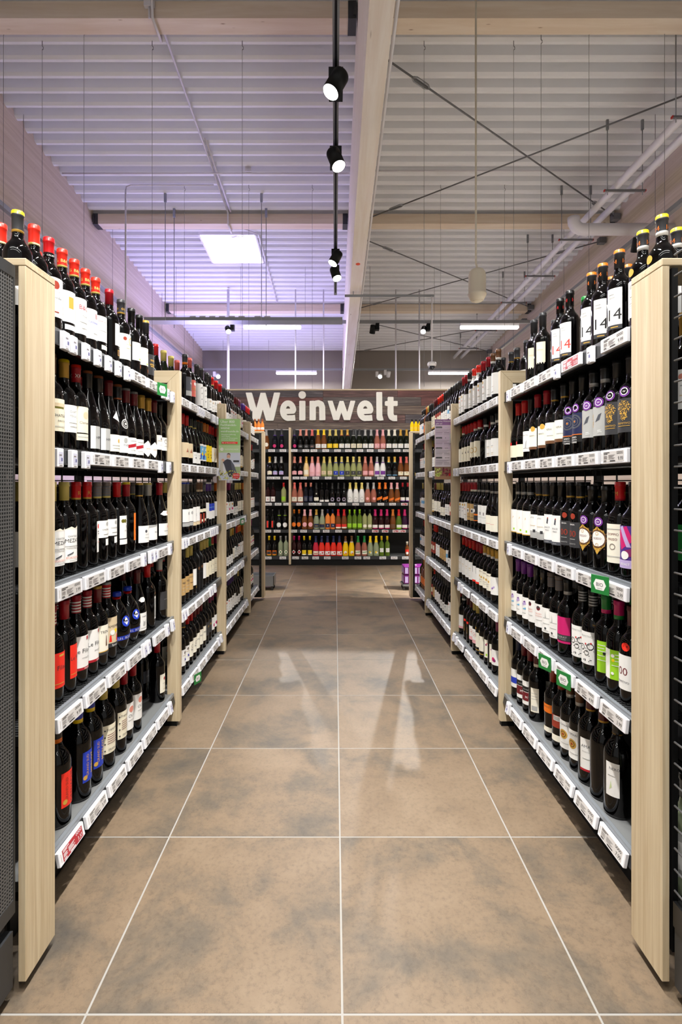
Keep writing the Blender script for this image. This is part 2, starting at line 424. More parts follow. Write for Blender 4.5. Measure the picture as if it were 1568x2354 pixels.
def pipe(pts, r, name, label, cat, mat=M_PIPE, n=14):
    return tag(MB().tube(pts, r, mat, n).build(name), label, cat)
pipe([(3.70, -1.2, 5.145), (3.70, 15.9, 5.145)], .047, 'water_pipe', 'long white pipe under the roof, the one closer to the girder', 'pipe')
pipe([(3.92, -1.2, 5.145), (3.92, 15.9, 5.145)], .047, 'water_pipe', 'long white pipe under the roof, the one closer to the timber wall', 'pipe')
mb = MB()
arc = [(3.42 + .13 * (1 - math.sin(a)), 7.33, 4.88 + .13 * (1 - math.cos(a))) for a in [math.pi / 2 * q / 5 for q in range(6)]]
mb.tube([(4.83, 7.33, 4.88)] + arc + [(3.42, 7.33, 5.05)], .082, M_PIPE, 16)
tag(mb.build('drain_pipe'), 'short thick white pipe with rounded elbow leaving the timber wall', 'pipe')
for k, y in enumerate((4.2, 5.37, 6.72, 8.08, 9.5, 10.9, 12.9, 14.6)):
    t = empty('pipe_hanger', (3.81, y, 5.0815))
    MB().box(-.27, .27, -.015, .015, -.006, .015, M_ROD).build('channel', t)
    for s in (-1, 1):
        MB().box(s * .27 - .005, s * .27 + .005, -.016, .016, -.007, .016, principled('red_end_cap', (.7, .12, .1), .5)).build('end_cap', t)
        MB().tube([(s * .23, 0, -.05), (s * .23, 0, roof(y) - 5.0815)], .006, M_GALV, 6).build('threaded_rod', t)
        zz = roof(y) - 5.0815
        MB().box(s * .23 - .015, s * .23 + .015, -.012, .012, zz - .13, zz + .02, M_GALV).build('roof_bracket', t)
    tag(t, 'hanger of steel channel and two threaded rods carrying the white pipes', 'pipe hanger', 'pipe hangers under the two white pipes')

# conduits on the roof sheet
xc = -1.83
tag(MB().tube([(xc, 3.6, roof(3.6) - .03), (xc, 5.1, roof(5.1) - .03), (xc, 5.12, roof(5.1) - .215), (xc, 5.38, roof(5.4) - .215), (xc, 5.4, roof(5.4) - .03), (xc, 8.72, roof(8.72) - .03), (xc, 8.74, roof(8.7) - .22), (xc, 9.02, roof(9) - .22), (xc, 9.05, roof(9) - .05), (xc + .42, 9.4, roof(9.4) - .03), (xc + .42, 12.4, roof(12.4) - .03)], .014, M_PIPE, 7).build('cable_conduit'),
    'pale conduit running along the roof past the skylight', 'conduit')
tag(MB().tube([(xc + .05, 7.0, roof(7.0) - .03), (xc + .05, 8.7, roof(8.7) - .03)], .013, M_PIPE, 7).build('cable_conduit'), 'short pale conduit beside the longer one above the skylight purlin', 'conduit')
mb = MB().box(-.05, .05, -.04, .0, -.05, .05, M_PIPE); mb.tube([(0, -.02, -.05), (0, -.02, -.16)], .012, M_PIPE, 6)
tag(mb.build('junction_box', None, at(345, 9, 5.15)), 'small grey junction box on the front purlin', 'junction box')
mb = MB().box(-.045, .045, -.04, .0, -.045, .045, M_PIPE)
X, Y = on_roof(571, 389); tag(mb.build('junction_box', None, (X, Y, roof(Y) - .01)), 'small pale junction box under the roof sheet on thin conduit', 'junction box')
tag(MB().tube([(-4.1, Y, roof(Y) - .062), (GX0 - .02, Y, roof(Y) - .062)], .012, M_PIPE, 6).build('cable_conduit'), 'thin conduit crossing the roof sheet between timber wall and girder', 'conduit')
tag(MB().tube([(GX1 + .02, Y, roof(Y) - .025), (4.75, Y, roof(Y) - .025)], .012, M_PIPE, 6).build('cable_conduit'), 'thin conduit crossing the roof sheet behind the tension rods', 'conduit')
Y = 8.0
tag(MB().tube([(-1.9, Y, roof(Y) - .03), (-3.20, Y, roof(Y) - .03), (-3.27, Y, roof(Y) - .06), (-3.28, Y, roof(Y) - .12), (-3.28, Y, 2.0)], .013, M_PIPE, 7).build('drop_conduit'), 'grey conduit bending down from the roof in front of timber wall', 'conduit')
tag(MB().tube([(GX1 + .03, -1, H_CAM + GB + .1 + SLOPE), (GX1 + .03, 15.8, H_CAM + GB + .1 - SLOPE * 15.8)], .014, M_PIPE, 7).build('cable_conduit'), 'white cable conduit fixed along the lower edge of the girder', 'conduit')

# thin suspension wires with hooks
for k, (px, py) in enumerate(((97, 95), (350, 95), (557, 95), (975, 95), (1181, 95), (8, 60), (193, 60), (424, 425), (572, 425), (718, 425), (1244, 80), (1354, 60), (1013, 425), (1160, 425), (1528, 40))):
    X, Y = on_roof(px, py)
    t = empty('suspension_wire', (X, Y, roof(Y)))
    MB().tube([(0, 0, -.09), (0, 0, -(roof(Y) - 2.3))], .0022, M_WIRE, 5).build('wire', t)
    MB().tube([(0, 0, .03), (0, 0, -.05), (.012, 0, -.065), (.012, 0, -.085), (0, 0, -.095)], .004, M_ROD, 5).build('hook', t)
    tag(t, 'thin steel wire hanging on a hook from the roof sheet', 'wire', 'thin suspension wires under the roof')
for k, px in enumerate((679.4, 744, 910, 964, 524.7)):
    Y = 11.7; X = (px - VX) * Y / F_PX
    tag(MB().tube([(X, Y, .9), (X, Y, roof(Y) - .03)], .016 if px > 530 else .03, M_PIPE, 8).build('drop_pole'), 'slim white pole dropping from the roof behind the letter sign' if px > 530 else 'thicker white pole dropping from the roof behind the sign end', 'pole', 'white drop poles behind the sign')

# cable tray at the girder's violet side
t = empty('cable_tray', (-1.5, 8.45, 3.9))
MB().box(-1.62, 1.62, -.11, .11, -.003, 0, M_GALV).build('tray_floor', t)
for s in (-1, 1): MB().box(-1.62, 1.62, s * .11 - .002, s * .11 + .002, 0, .05, M_GALV).build('tray_side', t)
mb = MB()
for k in range(8): mb.box(-.88 + k * .16 + (.1 if k > 5 else 0), -.78 + k * .16 + (.1 if k > 5 else 0), -.09, .03, 0, .075, M_PIPE)
mb.build('driver_box', t)
for X, Y in ((-1.245, 8.26), (-1.23, 8.67), (.31, 8.26), (.33, 8.67)):
    MB().tube([(X, Y - 8.45, -.03), (X, Y - 8.45, roof(Y) - 3.9 - .06)], .006, M_GALV, 6).build('threaded_rod', t)
    zz = roof(Y) - 3.9
    MB().box(X - .02, X + .02, Y - 8.45 - .012, Y - 8.45 + .012, zz - .14, zz + .02, M_GALV).build('roof_bracket', t)
tag(t, 'galvanised cable tray hung on four threaded rods below the skylight', 'cable tray')

# ------------------------------------------------------------------ lighting fixtures
def rail(x0, x1, y0, y1, z, label, name='light_trunking'):
    t = empty(name, ((x0 + x1) / 2, (y0 + y1) / 2, z)); cx, cy = (x0 + x1) / 2, (y0 + y1) / 2
    MB().box(x0 - cx, x1 - cx, y0 - cy, y1 - cy, -.03, .03, M_GALV).build('rail_body', t)
    along_x = (x1 - x0) > (y1 - y0)
    L = (x1 - x0) if along_x else (y1 - y0)
    for k in range(6):
        q = -L / 2 + L * (k + .5) / 6
        X, Y = (q, 0) if along_x else (0, q)
        MB().tube([(X, Y, .03), (X, Y, roof(cy + Y) - z)], .003, M_WIRE, 5).build('suspension_wire', t)
    tag(t, label, 'light rail'); return t
R1, R2, ZR = 10.68, 15.16, 4.608
rail(-4.0, 4.1, R1 - .03, R1 + .03, ZR, 'grey lighting trunking crossing the hall in front of the rear purlin')
rail(-4.0, 4.1, R2 - .03, R2 + .03, ZR, 'grey lighting trunking crossing the hall close to the rear wall')
rail(-4.07, -4.01, 0, 15.9, ZR, 'grey lighting trunking along the violet-lit timber wall')
rail(4.12, 4.18, 0, 15.9, ZR, 'grey lighting trunking along the timber wall with white pipes')
def led_bar(px0, px1, Y, label):
    x0, x1 = (px0 - VX) * Y / F_PX, (px1 - VX) * Y / F_PX
    t = empty('linear_lamp', ((x0 + x1) / 2, Y, ZR - .03)); h = (x1 - x0) / 2
    MB().box(-h, h, -.035, .035, -.06, -.005, M_WHITE).build('housing', t)
    MB().bbox(-h + .004, h - .004, -.045, .045, -.115, -.06, M_LED, .012).build('diffuser', t)
    for s in (-.5, .5): MB().box(s * h * 1.2 - .05, s * h * 1.2 + .05, -.03, .03, -.012, 0, M_RAILD).build('clip', t)
    tag(t, label, 'lamp', 'linear lamps under the trunking')
    add_light('linear_lamp_light', 'AREA', ((x0 + x1) / 2, Y, ZR - .155), 95, (1, .98, .94), ((x0 + x1) / 2, Y, 0), shape='RECTANGLE', size=2 * h, size_y=.08)
led_bar(560, 692, R1, 'lit linear lamp on the nearer trunking on the skylight side of girder')
led_bar(1058, 1192, R1, 'lit linear lamp on the nearer trunking beside the white pipes')
led_bar(635, 728, R2, 'lit linear lamp by the rear wall on the skylight side of girder')
led_bar(985, 1078, R2, 'lit linear lamp by the rear wall behind the dome camera')

def spot(name, loc, target, label, power=0., body=M_BLACK, r=.060, L=.165, lit=True, box_side=(0, 1), drop=.0, angle=62, group=None, gear=True):
    """cylindrical spotlight on a gear box; loc is the lamp centre"""
    loc = Vector(loc); t = empty(name, loc)
    d = (Vector(target) - loc).normalized()
    q = d.to_track_quat('-Z', 'Y').to_matrix().to_4x4()
    body_o = MB().lathe([(r * .96, -L / 2 + .004), (r, -L / 2), (r, L / 2 - .012), (r * .93, L / 2), (r * .2, L / 2 + .001)], body, 24, mtx=q).build('lamp_body', t)
    ln = MB().lathe([(r * .93, -L / 2 + .0015), (r * .90, -L / 2 - .0012), (.002, -L / 2 - .0014)], M_LAMP if lit else M_DGREY, 24, mtx=q).build('lens', body_o)
    bx, by = box_side
    g = MB().box(-.050 + bx * .09, .050 + bx * .09, -.10 + by * .10, .13 + by * .10, .045, .115, body) if by else MB().box(-.037 + bx * .095, .037 + bx * .095, -.06, .06, -.02, .115, body)
    g.build('gear_box', t)
    MB().tube([(bx * .085, by * .03, .075), (bx * .03, by * .0, .02)], .014, body, 8).build('hinge', t)
    MB().box(-.018 + bx * .085, .018 + bx * .085, -.05 + by * .085, .05 + by * .085, .115, .115 + drop, body).build('track_adapter', t)
    tag(t, label, 'spotlight', group)
    if power:
        e = loc + d * (L / 2 + .006)
        add_light(name + '_light', 'SPOT', e, power, (1, .975, .94), target, spot_size=math.radians(angle), spot_blend=.6, shadow_soft_size=.022)
    return t
# ceiling track above the aisle
ZT = 4.13
t = empty('lighting_track', (.005, 3.6, ZT))
MB().box(-.022, .022, -4.3, 4.25, .0, .034, M_GALV).build('track_profile', t)
MB().box(-.008, .008, -4.3, 4.15, -.003, .001, M_BLACK).build('track_groove', t)
for y in (-2.6, -.4, 2.0, 4.0):
    MB().tube([(0, y, .03), (0, y, roof(3.6 + y) - ZT)], .003, M_WIRE, 5).build('suspension_wire', t)
tag(t, 'long slim lighting track with black groove hung above the aisle', 'light track')
RACK_L, RACK_R = (-.85, 1.0), (.9, 1.0)
gp = 'spotlights on the track above the aisle'
spot('track_spotlight', (.005, 3.50, 3.98), (-1.3, 3.0, 1.4), 'black cylindrical spotlight above the aisle, turned to the first bay by the perforated panel', 260, drop=.025, group=gp)
spot('track_spotlight', (.005, 4.32, 3.98), (.95, 3.5, 1.2), 'black cylindrical spotlight above the aisle, turned to the bay with the purple poster', 260, drop=.025, group=gp)
spot('track_spotlight', (.005, 6.22, 3.98), (-1.3, 5.7, 1.4), 'black cylindrical spotlight near the track end, upper of a close pair', 240, drop=.025, group=gp)
spot('track_spotlight', (.005, 6.68, 3.98), (.8, 5.7, 1.2), 'black cylindrical spotlight near the track end, lower of a close pair', 240, drop=.025, group=gp)
# unseen further spotlights added on the same track, above the photographer
for k, (y, tx, ty) in enumerate(((2.5, .95, 1.7), (1.6, -.95, 1.75), (.7, .95, 1.3), (-.2, -.95, 1.3), (1.15, .0, 2.0))):
    spot('track_spotlight', (.005, y, 3.99), (tx, ty, .8 if k < 4 else 0), 'added unseen black cylindrical spotlight on the track over the aisle entrance', 250, drop=.025, group=gp, angle=66)
# spotlights on the cross trunking (they also light the letter sign and the sparkling wine)
spot('rail_spotlight', at(524, 758, R1), (-.35, 6.3, 0), 'black rail spotlight beside the lit linear lamp on the skylight side', 560, box_side=(1, 0), r=.055, L=.17, group='spotlights on the nearer trunking')
spot('rail_spotlight', at(857, 757, R1), (.3, 12.6, 1.0), 'black rail spotlight turned away next to the girder', 0, box_side=(1, 0), r=.06, L=.17, lit=False, group='spotlights on the nearer trunking')
spot('rail_spotlight', at(974, 758, R1), (.35, 6.3, 0), 'black rail spotlight above the dome camera', 560, box_side=(1, 0), r=.055, L=.17, group='spotlights on the nearer trunking')
spot('rail_spotlight', at(501, 864, R2), (-1.2, 9.0, .8), 'white rail spotlight by the rear wall on the skylight side', 120, M_WHITE, r=.06, L=.17, box_side=(-1, 0), group='white spotlights by the rear wall')
spot('rail_spotlight', at(874, 864, R2), (.4, 9.0, .8), 'white rail spotlight shining beside the girder by the rear wall', 120, M_WHITE, r=.06, L=.17, box_side=(-1, 0), group='white spotlights by the rear wall')
spot('rail_spotlight', at(893, 860, R2), (1.2, 18, 1.0), 'white rail spotlight turned to the rear wall', 0, M_WHITE, lit=False, r=.06, L=.17, box_side=(-1, 0), group='white spotlights by the rear wall')
spot('rail_spotlight', (4.07, 6.9, 4.46), (4.5, 9.0, 1.2), 'black rail spotlight on the trunking along the timber wall with pipes', 0, box_side=(1, 0), r=.06, L=.18, lit=False)
# unseen lamps added on the wall trunkings; their bounce off neighbouring aisles brightens the roof
for sx, y, c in ((1, 5.4, 0), (1, 4.3, 0), (1, 3.2, 0), (-1, 5.0, 0), (-1, 3.4, 0)):
    spot('rail_spotlight', (sx * 4.07, y, 4.46), (sx * 2.7, y + .5, 0), 'added unseen black rail spotlight over the neighbouring aisle by the ' + ('piped' if sx > 0 else 'violet-lit') + ' timber wall', 3000 if sx > 0 else 1700, box_side=(-sx, 0), r=.06, L=.17, angle=58, group='added spotlights over the neighbouring aisles')
# unseen spotlight added on the track to light the rear rack and sign
spot('track_spotlight', (.005, 2.15, 3.99), (0.0, 7.9, 1.6), 'added unseen black cylindrical spotlight on the track turned to the letter sign', 480, drop=.025, group=gp, angle=46)

# housings of the lamps set at the top of the script: assumed unseen violet light bar (trough and posts added), unseen luminaires added behind the photographer
t = empty('assumed_violet_bar', (-2.9, 10.6, 0))
MB().box(-.27, .27, -3.05, 3.05, 2.20, 2.285, M_WHITE).build('trough', t)
for y in (-2.4, 2.4): MB().box(-.03, .03, y - .03, y + .03, 0, 2.2, M_DGREY).build('post', t)
tag(t, 'assumed unseen long violet light bar on two added posts behind the rack', 'light bar')
for y in (-1.0, -2.2):
    t = empty('added_luminaire', (0, y, 4.52))
    MB().box(-2.78, 2.78, -.15, .15, 0, .07, M_WHITE).build('housing', t)
    for x in (-2.2, 2.2): MB().tube([(x, 0, .07), (x, 0, 1.9)], .004, M_WIRE, 5).build('suspension_wire', t)
    tag(t, 'added unseen long white luminaire hung across the hall before the aisle entrance', 'lamp', 'added luminaires before the aisle entrance')

# pendant loudspeaker, dome camera
Ys = 4.8; Xs = (1097 - VX) * Ys / F_PX
t = empty('pendant_loudspeaker', (Xs, Ys, 2.953))
MB().lathe([(.055, .0), (.083, .05), (.086, .058), (.086, .068), (.080, .072), (.080, .235), (.074, .265), (.058, .29), (.032, .303), (.01, .307)], M_SPEAK, 28).build('housing', t)
MB().lathe([(.02, -.012), (.03, -.010), (.05, .001), (.05, .004)], M_SPEAK, 20).build('cone_diffuser', t)
MB().lathe([(.052, .0015), (.030, -.004), (.028, -.0045)], principled('grille_grey', (.62, .61, .58), .6), 20).build('grille', t)
MB().tube([(0, 0, .30), (-.012, 0, .36), (-.012, 0, roof(Ys) - 2.953)], .0095, M_SPEAK, 8).build('suspension_tube', t)
tag(t, 'ivory capsule-shaped pendant loudspeaker hanging on a long tube', 'loudspeaker')
Yd = 7.8; Xd = (993 - VX) * Yd / F_PX
t = empty('dome_camera', (Xd, Yd, 3.0))
MB().lathe([(.045, .02), (.066, .035), (.068, .06), (.06, .085), (.03, .09)], M_WHITE, 24).build('housing', t)
MB().lathe([(.004, -.032), (.028, -.025), (.046, -.004), (.05, .022)], principled('smoked_dome', (.16, .17, .2), .08), 24).build('dome', t)
MB().tube([(0, 0, .085), (0, 0, 1.075), (0, 0, 1.08), (-.02, 0, 1.1)], .010, M_PIPE, 8).build('drop_tube', t)
MB().box(-1.33, .03, -.015, .015, 1.085, 1.115, M_GALV).build('support_arm', t)
MB().tube([(-1.2, 0, 1.1), (-1.2, 0, roof(Yd) - 3.0)], .006, M_GALV, 6).build('arm_hanger', t)
tag(t, 'white dome camera with smoked lens hanging on a tube', 'camera')
# ================================================================== WINE RACKS
XR = {-1: .826, 1: .866}           # distance of the shelf fronts from the camera axis
XP = {-1: .796, 1: .846}           # inner edge of the oak posts
XE = {-1: .756, 1: .799}           # inner face of the oak end boards
RACKNAME = {-1: 'green-poster rack', 1: 'purple-poster rack'}
BAYS = [(1.385, 2.612), (2.655, 3.705), (3.747, 4.790), (4.832, 5.418)]
BAYNAME = ['first', 'second', 'third', 'last']
POSTS = [2.615, 3.709, 4.794]
ZS = [1.706, 1.352, .950, .564, .170]      # upper lip of the shelf fronts
SHELFNAME = ['top shelf', 'second shelf', 'third shelf', 'fourth shelf', 'bottom shelf']
DEPTH = .47
TILT = [0, 0, math.radians(2), math.radians(6), math.radians(11)]

# ---- electronic price tags (shared meshes)
def make_tag(price, kind):
    mb = MB()
    w, h, d = (.147, .044, .013) if kind != 's' else (.034, .056, .016)
    mb.bbox(0, d, -w / 2, w / 2, -h / 2, h / 2, M_CASE, .0022)
    x = d + .0004
    def q(y0, y1, z0, z1, mat, e=0.): mb.add([(x + e, y0, z0), (x + e, y1, z0), (x + e, y1, z1), (x + e, y0, z1)], [(0, 1, 2, 3)], mat)
    if kind == 's':
        q(-.0115, .0115, -.018, .017, M_SCREENV)
        q(-.008, .008, -.024, -.0215, M_INKL)
        q(-.009, .004, .006, .010, M_INKL, .0003); q(.000, .009, -.010, .000, principled('tag_blue_ink', (.42, .42, .60), .6), .0003)
        return mb.mesh('price_tag')
    scr = M_TAGRED if kind == 'R' else M_SCREEN
    ink = M_CASE if kind == 'R' else M_INK; inkl = M_CASE if kind == 'R' else M_INKL
    q(-.056, .060, -.0165, .0165, scr)
    q(-.066, -.062, -.012, .012, M_SCREEN)
    q(-.052, -.018, .0115, .0140, ink, .0003); q(-.052, -.030, .0075, .0098, ink, .0003)
    for k in range(4): q(-.052, -.034 + .004 * (k % 2), .002 - k * .0028, .0036 - k * .0028, inkl, .0003)
    for k in range(5): q(-.024, .012 - .006 * (k % 3), .004 - k * .003, .0056 - k * .003, inkl, .0003)
    for k in range(7): q(-.052 + k * .0024, -.0508 + k * .0024 + .0005 * (k % 2), -.0155, -.0095, ink, .0003)
    q(-.016, .014, -.0150, -.0112, ink, .0003)
    for k in range(4):
        cy, cz = .026 + k * .0085 - (.0 if k else .0), .0105
        ring = []
        for a in range(8): ring.append((x + .0003, cy + .0042 * math.cos(a * math.pi / 4), cz + .0042 * math.sin(a * math.pi / 4)))
        for a in range(8): ring.append((x + .0003, cy + .0027 * math.cos(a * math.pi / 4), cz + .0027 * math.sin(a * math.pi / 4)))
        mb.add(ring, [(a, (a + 1) % 8, (a + 1) % 8 + 8, a + 8) for a in range(8)], ink)
    flat_text(mb, price, .0165, lambda u, v: (x + .0003, .043 + u, -.0125 + v), ink)
    return mb.mesh('price_tag')
PRICES = ['4.99', '3.99', '5.99', '6.99', '7.99', '2.99', '9.99']
TAGS = {'L': [make_tag(p, 'L') for p in PRICES], 's': [make_tag('', 's')], 'R': [make_tag('3.33', 'R')]}
TAGW = {'L': .167, 'R': .167, 's': .047, '.': .036, ' ': .012}
TAGROWS = {
    -1: [['.ss.s.s.s.s.s LL.s', 's.s.sLLLLs..', 'LLLLs.ssLL', 'LLLLss.LL', 'RLLLLLL'],
         [' LLsssL.s', 'LLLLL', '.ss LLLss', ' ss LLLs', ' LLLLL'],
         ['LLsL.LLs', 'LLLLLL', '.LLsLL', 'LLss.L', 'LLLLL'],
         ['LLL', 'LLL', 'LLL', 'LLL', 'LLL']],
    1: [['L.s.R sLLLL', 'LLLLLLL', 'LLLLLLL', 'LLLLLLL', 'LLLLLLL'],
        ['LLLLLL', 'LLLLL.', 'LLLLLL', 'L L L.L', 'LLLL.L'],
        ['LsLLLL', 'LLsLL', 'LLLLs', 'LL.LLL', 'LLLLL'],
        ['LLL', 'LLL', 'LLL', 'LLL', 'LLL']]}
rng = random.Random(5)

def oak_frame(rack, s, y, dst):
    """mitred upside-down L: upright facing along the aisle with a short bar over the top shelf"""
    x0, x1 = s * XP[s], s * (XP[s] + .063); xb = s * (XP[s] + .165)
    up = MB().prism([(x0, .025), (x1, .025), (x1, 1.757), (x0, 1.82)], 'y', y, y + .034, M_OAK_V)
    o = dst(up, 'oak_post', rack)
    bar = MB().prism([(x0 + s * .0012, 1.82), (x1 + s * .0012, 1.757), (xb, 1.757), (xb, 1.82)], 'y', y, y + .034, M_OAK_H)
    bar.build('oak_top_bar', o)
def make_rack(s):
    base = Vector((s * (XR[s] + .25), 3.4, 0))
    rack = empty('wine_rack', base)
    def part(mb, name, parent=rack):
        o = mb.build(name, parent)
        if parent is rack: o.location = -base
        return o
    X = lambda d: s * (XR[s] + d)
    def sbox(mb, d0, d1, y0, y1, z0, z1, mat):
        a, b = sorted((X(d0), X(d1))); return mb.box(a, b, y0, y1, z0, z1, mat)
    # oak end boards with the slab across
    for (ya, yb, th) in ((1.249, 1.380, .019), (5.424, 5.535, .026)):
        xa, xb = sorted((s * XE[s], s * (XE[s] + th)))
        o = part(MB().bbox(xa, xb, ya, yb, .025, 1.7755, M_OAK_V, .0015), 'oak_end_board')
        xa, xb = sorted((s * XE[s], s * (XE[s] + .95)))
        MB().bbox(xa, xb, ya, yb, 1.7765, 1.7950, M_OAK_H, .0015).build('oak_top_slab', o)
    for y in POSTS: oak_frame(rack, s, y, part)
    for k, (y0, y1) in enumerate(BAYS):
        for j, z in enumerate(ZS):
            mb = MB()
            zb = z - .006
            steel = M_SHELF if j >= 2 else M_DGREY
            sbox(mb, .016, DEPTH, y0, y1, zb - .028, zb, steel)
            if j < 4: sbox(mb, .016, DEPTH, y0, y1, zb - .032, zb - .0285, M_BLACK)
            # front lip, gap and sloping price channel
            rm = M_RAIL if j >= 2 else M_RAILD
            t = TILT[j]
            lip = [(X(0), z), (X(.011), z), (X(.013), z - .048), (X(-.044 * math.tan(t)), z - .048)]
            if s > 0: lip = lip[::-1]
            mb.prism(lip, 'y', y0, y1, M_RAILD)
            if j >= 2:
                top = [(X(-.0012), z + .0002), (X(.0105), z + .0002), (X(.0105), z - .012), (X(-.0012 - .012 * math.tan(t)), z - .012)]
                mb.prism(top[::-1] if s > 0 else top, 'y', y0, y1, M_RAIL)
            sbox(mb, .0112, .0158, y0, y1, z - .03, z - .012, M_BLACK)
            if j < 2: sbox(mb, -.003, .014, y0, y1, z - .052, z - .047, M_BLACKG)
            if j in (2, 3) and k < 2:
                n = int((y1 - y0) / .014)
                for q in range(n):
                    yy = y0 + (q + .5) * (y1 - y0) / n
                    sbox(mb, .018, .17, yy - .003, yy + .003, zb, zb + .0035, M_DGREY)
            sh = part(mb, 'shelf')
            y = y0 + (.10 if k == 0 else .03)
            for c in TAGROWS[s][k][j] + 's.s':
                w = TAGW[c]
                if y + w > y1: continue
                if c in TAGS:
                    dz = (-.034 if j >= 2 else -.026) if c != 's' else -.033
                    tg = link('price_tag', rng.choice(TAGS[c]), sh, (X(dz * math.tan(t) - .0008), y + w / 2, z + dz), (0, -t, 0 if s < 0 else math.pi))
                y += w
        # black back with an open strip at eye level, wire grid in front of it
        mb = MB()
        sbox(mb, DEPTH, DEPTH + .012, y0, y1, .12, 1.238, M_BLACK); sbox(mb, DEPTH, DEPTH + .012, y0, y1, 1.280, 1.70, M_BLACK)
        part(mb, 'back_panel')
        mb = MB()
        n = 9 if k < 2 else 5
        for q in range(n):
            yy = y0 + (q + .5) * (y1 - y0) / n
            sbox(mb, DEPTH - .012, DEPTH - .006, yy - .003, yy + .003, .17, 1.70, M_BLACKG)
        for z in (.4, .78, 1.2, 1.255, 1.31, 1.55): sbox(mb, DEPTH - .012, DEPTH - .006, y0, y1, z - .003, z + .003, M_BLACKG)
        part(mb, 'wire_back')
        mb = MB(); sbox(mb, .055, .075, y0, y1, .0, .125, M_BLACK); sbox(mb, .02, DEPTH, y0, y1, .112, .122, M_BLACK); part(mb, 'kick_plate')
    for y in [1.40] + [p + .036 for p in POSTS] + [5.38]:
        mb = MB(); sbox(mb, DEPTH + .0125, DEPTH + .05, y - .015, y + .015, 0, 1.76, M_BLACK); part(mb, 'upright')
    # slotted upright beside the far end board and its foot
    up = MB(); sbox(up, -.052, -.018, 5.430, 5.455, .1, 1.774, M_BLACKG); uo = part(up, 'slotted_upright')
    mb = MB()
    for q in range(32):
        z = .15 + q * .05
        for d in (-.046, -.031): sbox(mb, d, d + .008, 5.4285, 5.4305, z, z + .032, M_NOTCH)
    mb.build('slot_row', uo)
    mb = MB(); sbox(mb, -.05, .25, 5.425, 5.50, .03, .12, M_BLACKG); mb.build('foot', uo)
    for y in POSTS:
        mb = MB(); sbox(mb, -.015, .05, y + .002, y + .03, .0, .11, M_BLACK); part(mb, 'post_foot')
    tag(rack, 'long wine rack with oak posts that carries the green poster' if s < 0 else 'long wine rack with oak posts that carries the purple poster', 'wine rack', 'wine racks along the aisle')
    return rack
RACKS = {s: make_rack(s) for s in (-1, 1)}

# ---- end displays in front of the racks
def end_display_mesh():
    t = empty('end_display', (-.80, .95, 0))
    o = Vector((-.80, .95, 0))
    mb = MB(); x = -.7770
    y0, y1, z0, z1 = .70, 1.232, .24, 1.74
    n = int((y1 - y0) / .0085)
    for k in range(n + 1):
        y = y0 + k * (y1 - y0) / n; mb.box(x - .0008, x + .0008, y - .0016, y + .0016, z0, z1, M_SHEET)
    n = int((z1 - z0) / .0085)
    for k in range(n + 1):
        z = z0 + k * (z1 - z0) / n; mb.box(x - .0007, x + .0009, y0, y1, z - .0016, z + .0016, M_SHEET)
    p = mb.build('perforated_sheet', t, -o); p['kind'] = 'stuff'
    f = MB().box(x - .012, x + .002, y0, y1, z1, z1 + .03, M_DGREY); f.box(x - .012, x + .002, y0, y1, z0 - .035, z0, M_DGREY); f.box(x - .012, x + .002, y1, y1 + .006, z0 - .035, z1 + .03, M_DGREY)
    f.build('sheet_frame', t, -o)
    MB().box(-1.7, x - .02, y0 - .02, y1, .1, .2, M_DGREY).box(-1.7, x, y0 - .02, y1, .03, .165, M_DGREY).build('plinth', t, -o)
    for z in (.55, .95, 1.35): MB().box(-1.7, x - .02, y0, y1, z, z + .03, M_BLACK).build('shelf', t, -o)
    MB().box(-1.7, -.80, 1.236, 1.246, .1, 1.76, M_BLACK).build('back_panel', t, -o)
    tag(t, 'dark end display with finely perforated metal side sheet beside oak board', 'display rack')
end_display_mesh()
def end_display_wire():
    o = Vector((.86, .95, 0)); t = empty('end_display', o); x = .8205
    y0, y1 = .70, 1.235
    for k in range(31):
        z = .26 + k * .0512
        MB().tube([(x, y0, z), (x, y1, z)], .0026, M_ROD, 6).build('wire', t, -o)
    for y in (.74, .9, 1.06, 1.20): MB().tube([(x + .004, y, .22), (x + .004, y, 1.80)], .003, M_BLACKG, 6).build('wire', t, -o)
    MB().box(x + .002, x + .016, y1 + .012, y1 + .03, .1, 1.77, M_BLACK).build('upright', t, -o)
    MB().box(x, 1.7, y0, y1, .03, .175, M_DGREY).box(x - .004, x + .02, y0, y1, .175, .235, M_BLACKG).build('plinth', t, -o)
    for z in (.20, .60, .99, 1.38): MB().box(x + .02, 1.30, y0, 1.378, z - .03, z, M_BLACKG).build('shelf', t, -o)
    MB().box(1.30, 1.31, y0, 1.378, .2, 1.76, M_BLACK).build('back_panel', t, -o)
    tag(t, 'black end display with wide-spaced wire side and bottles behind it', 'display rack')
end_display_wire()

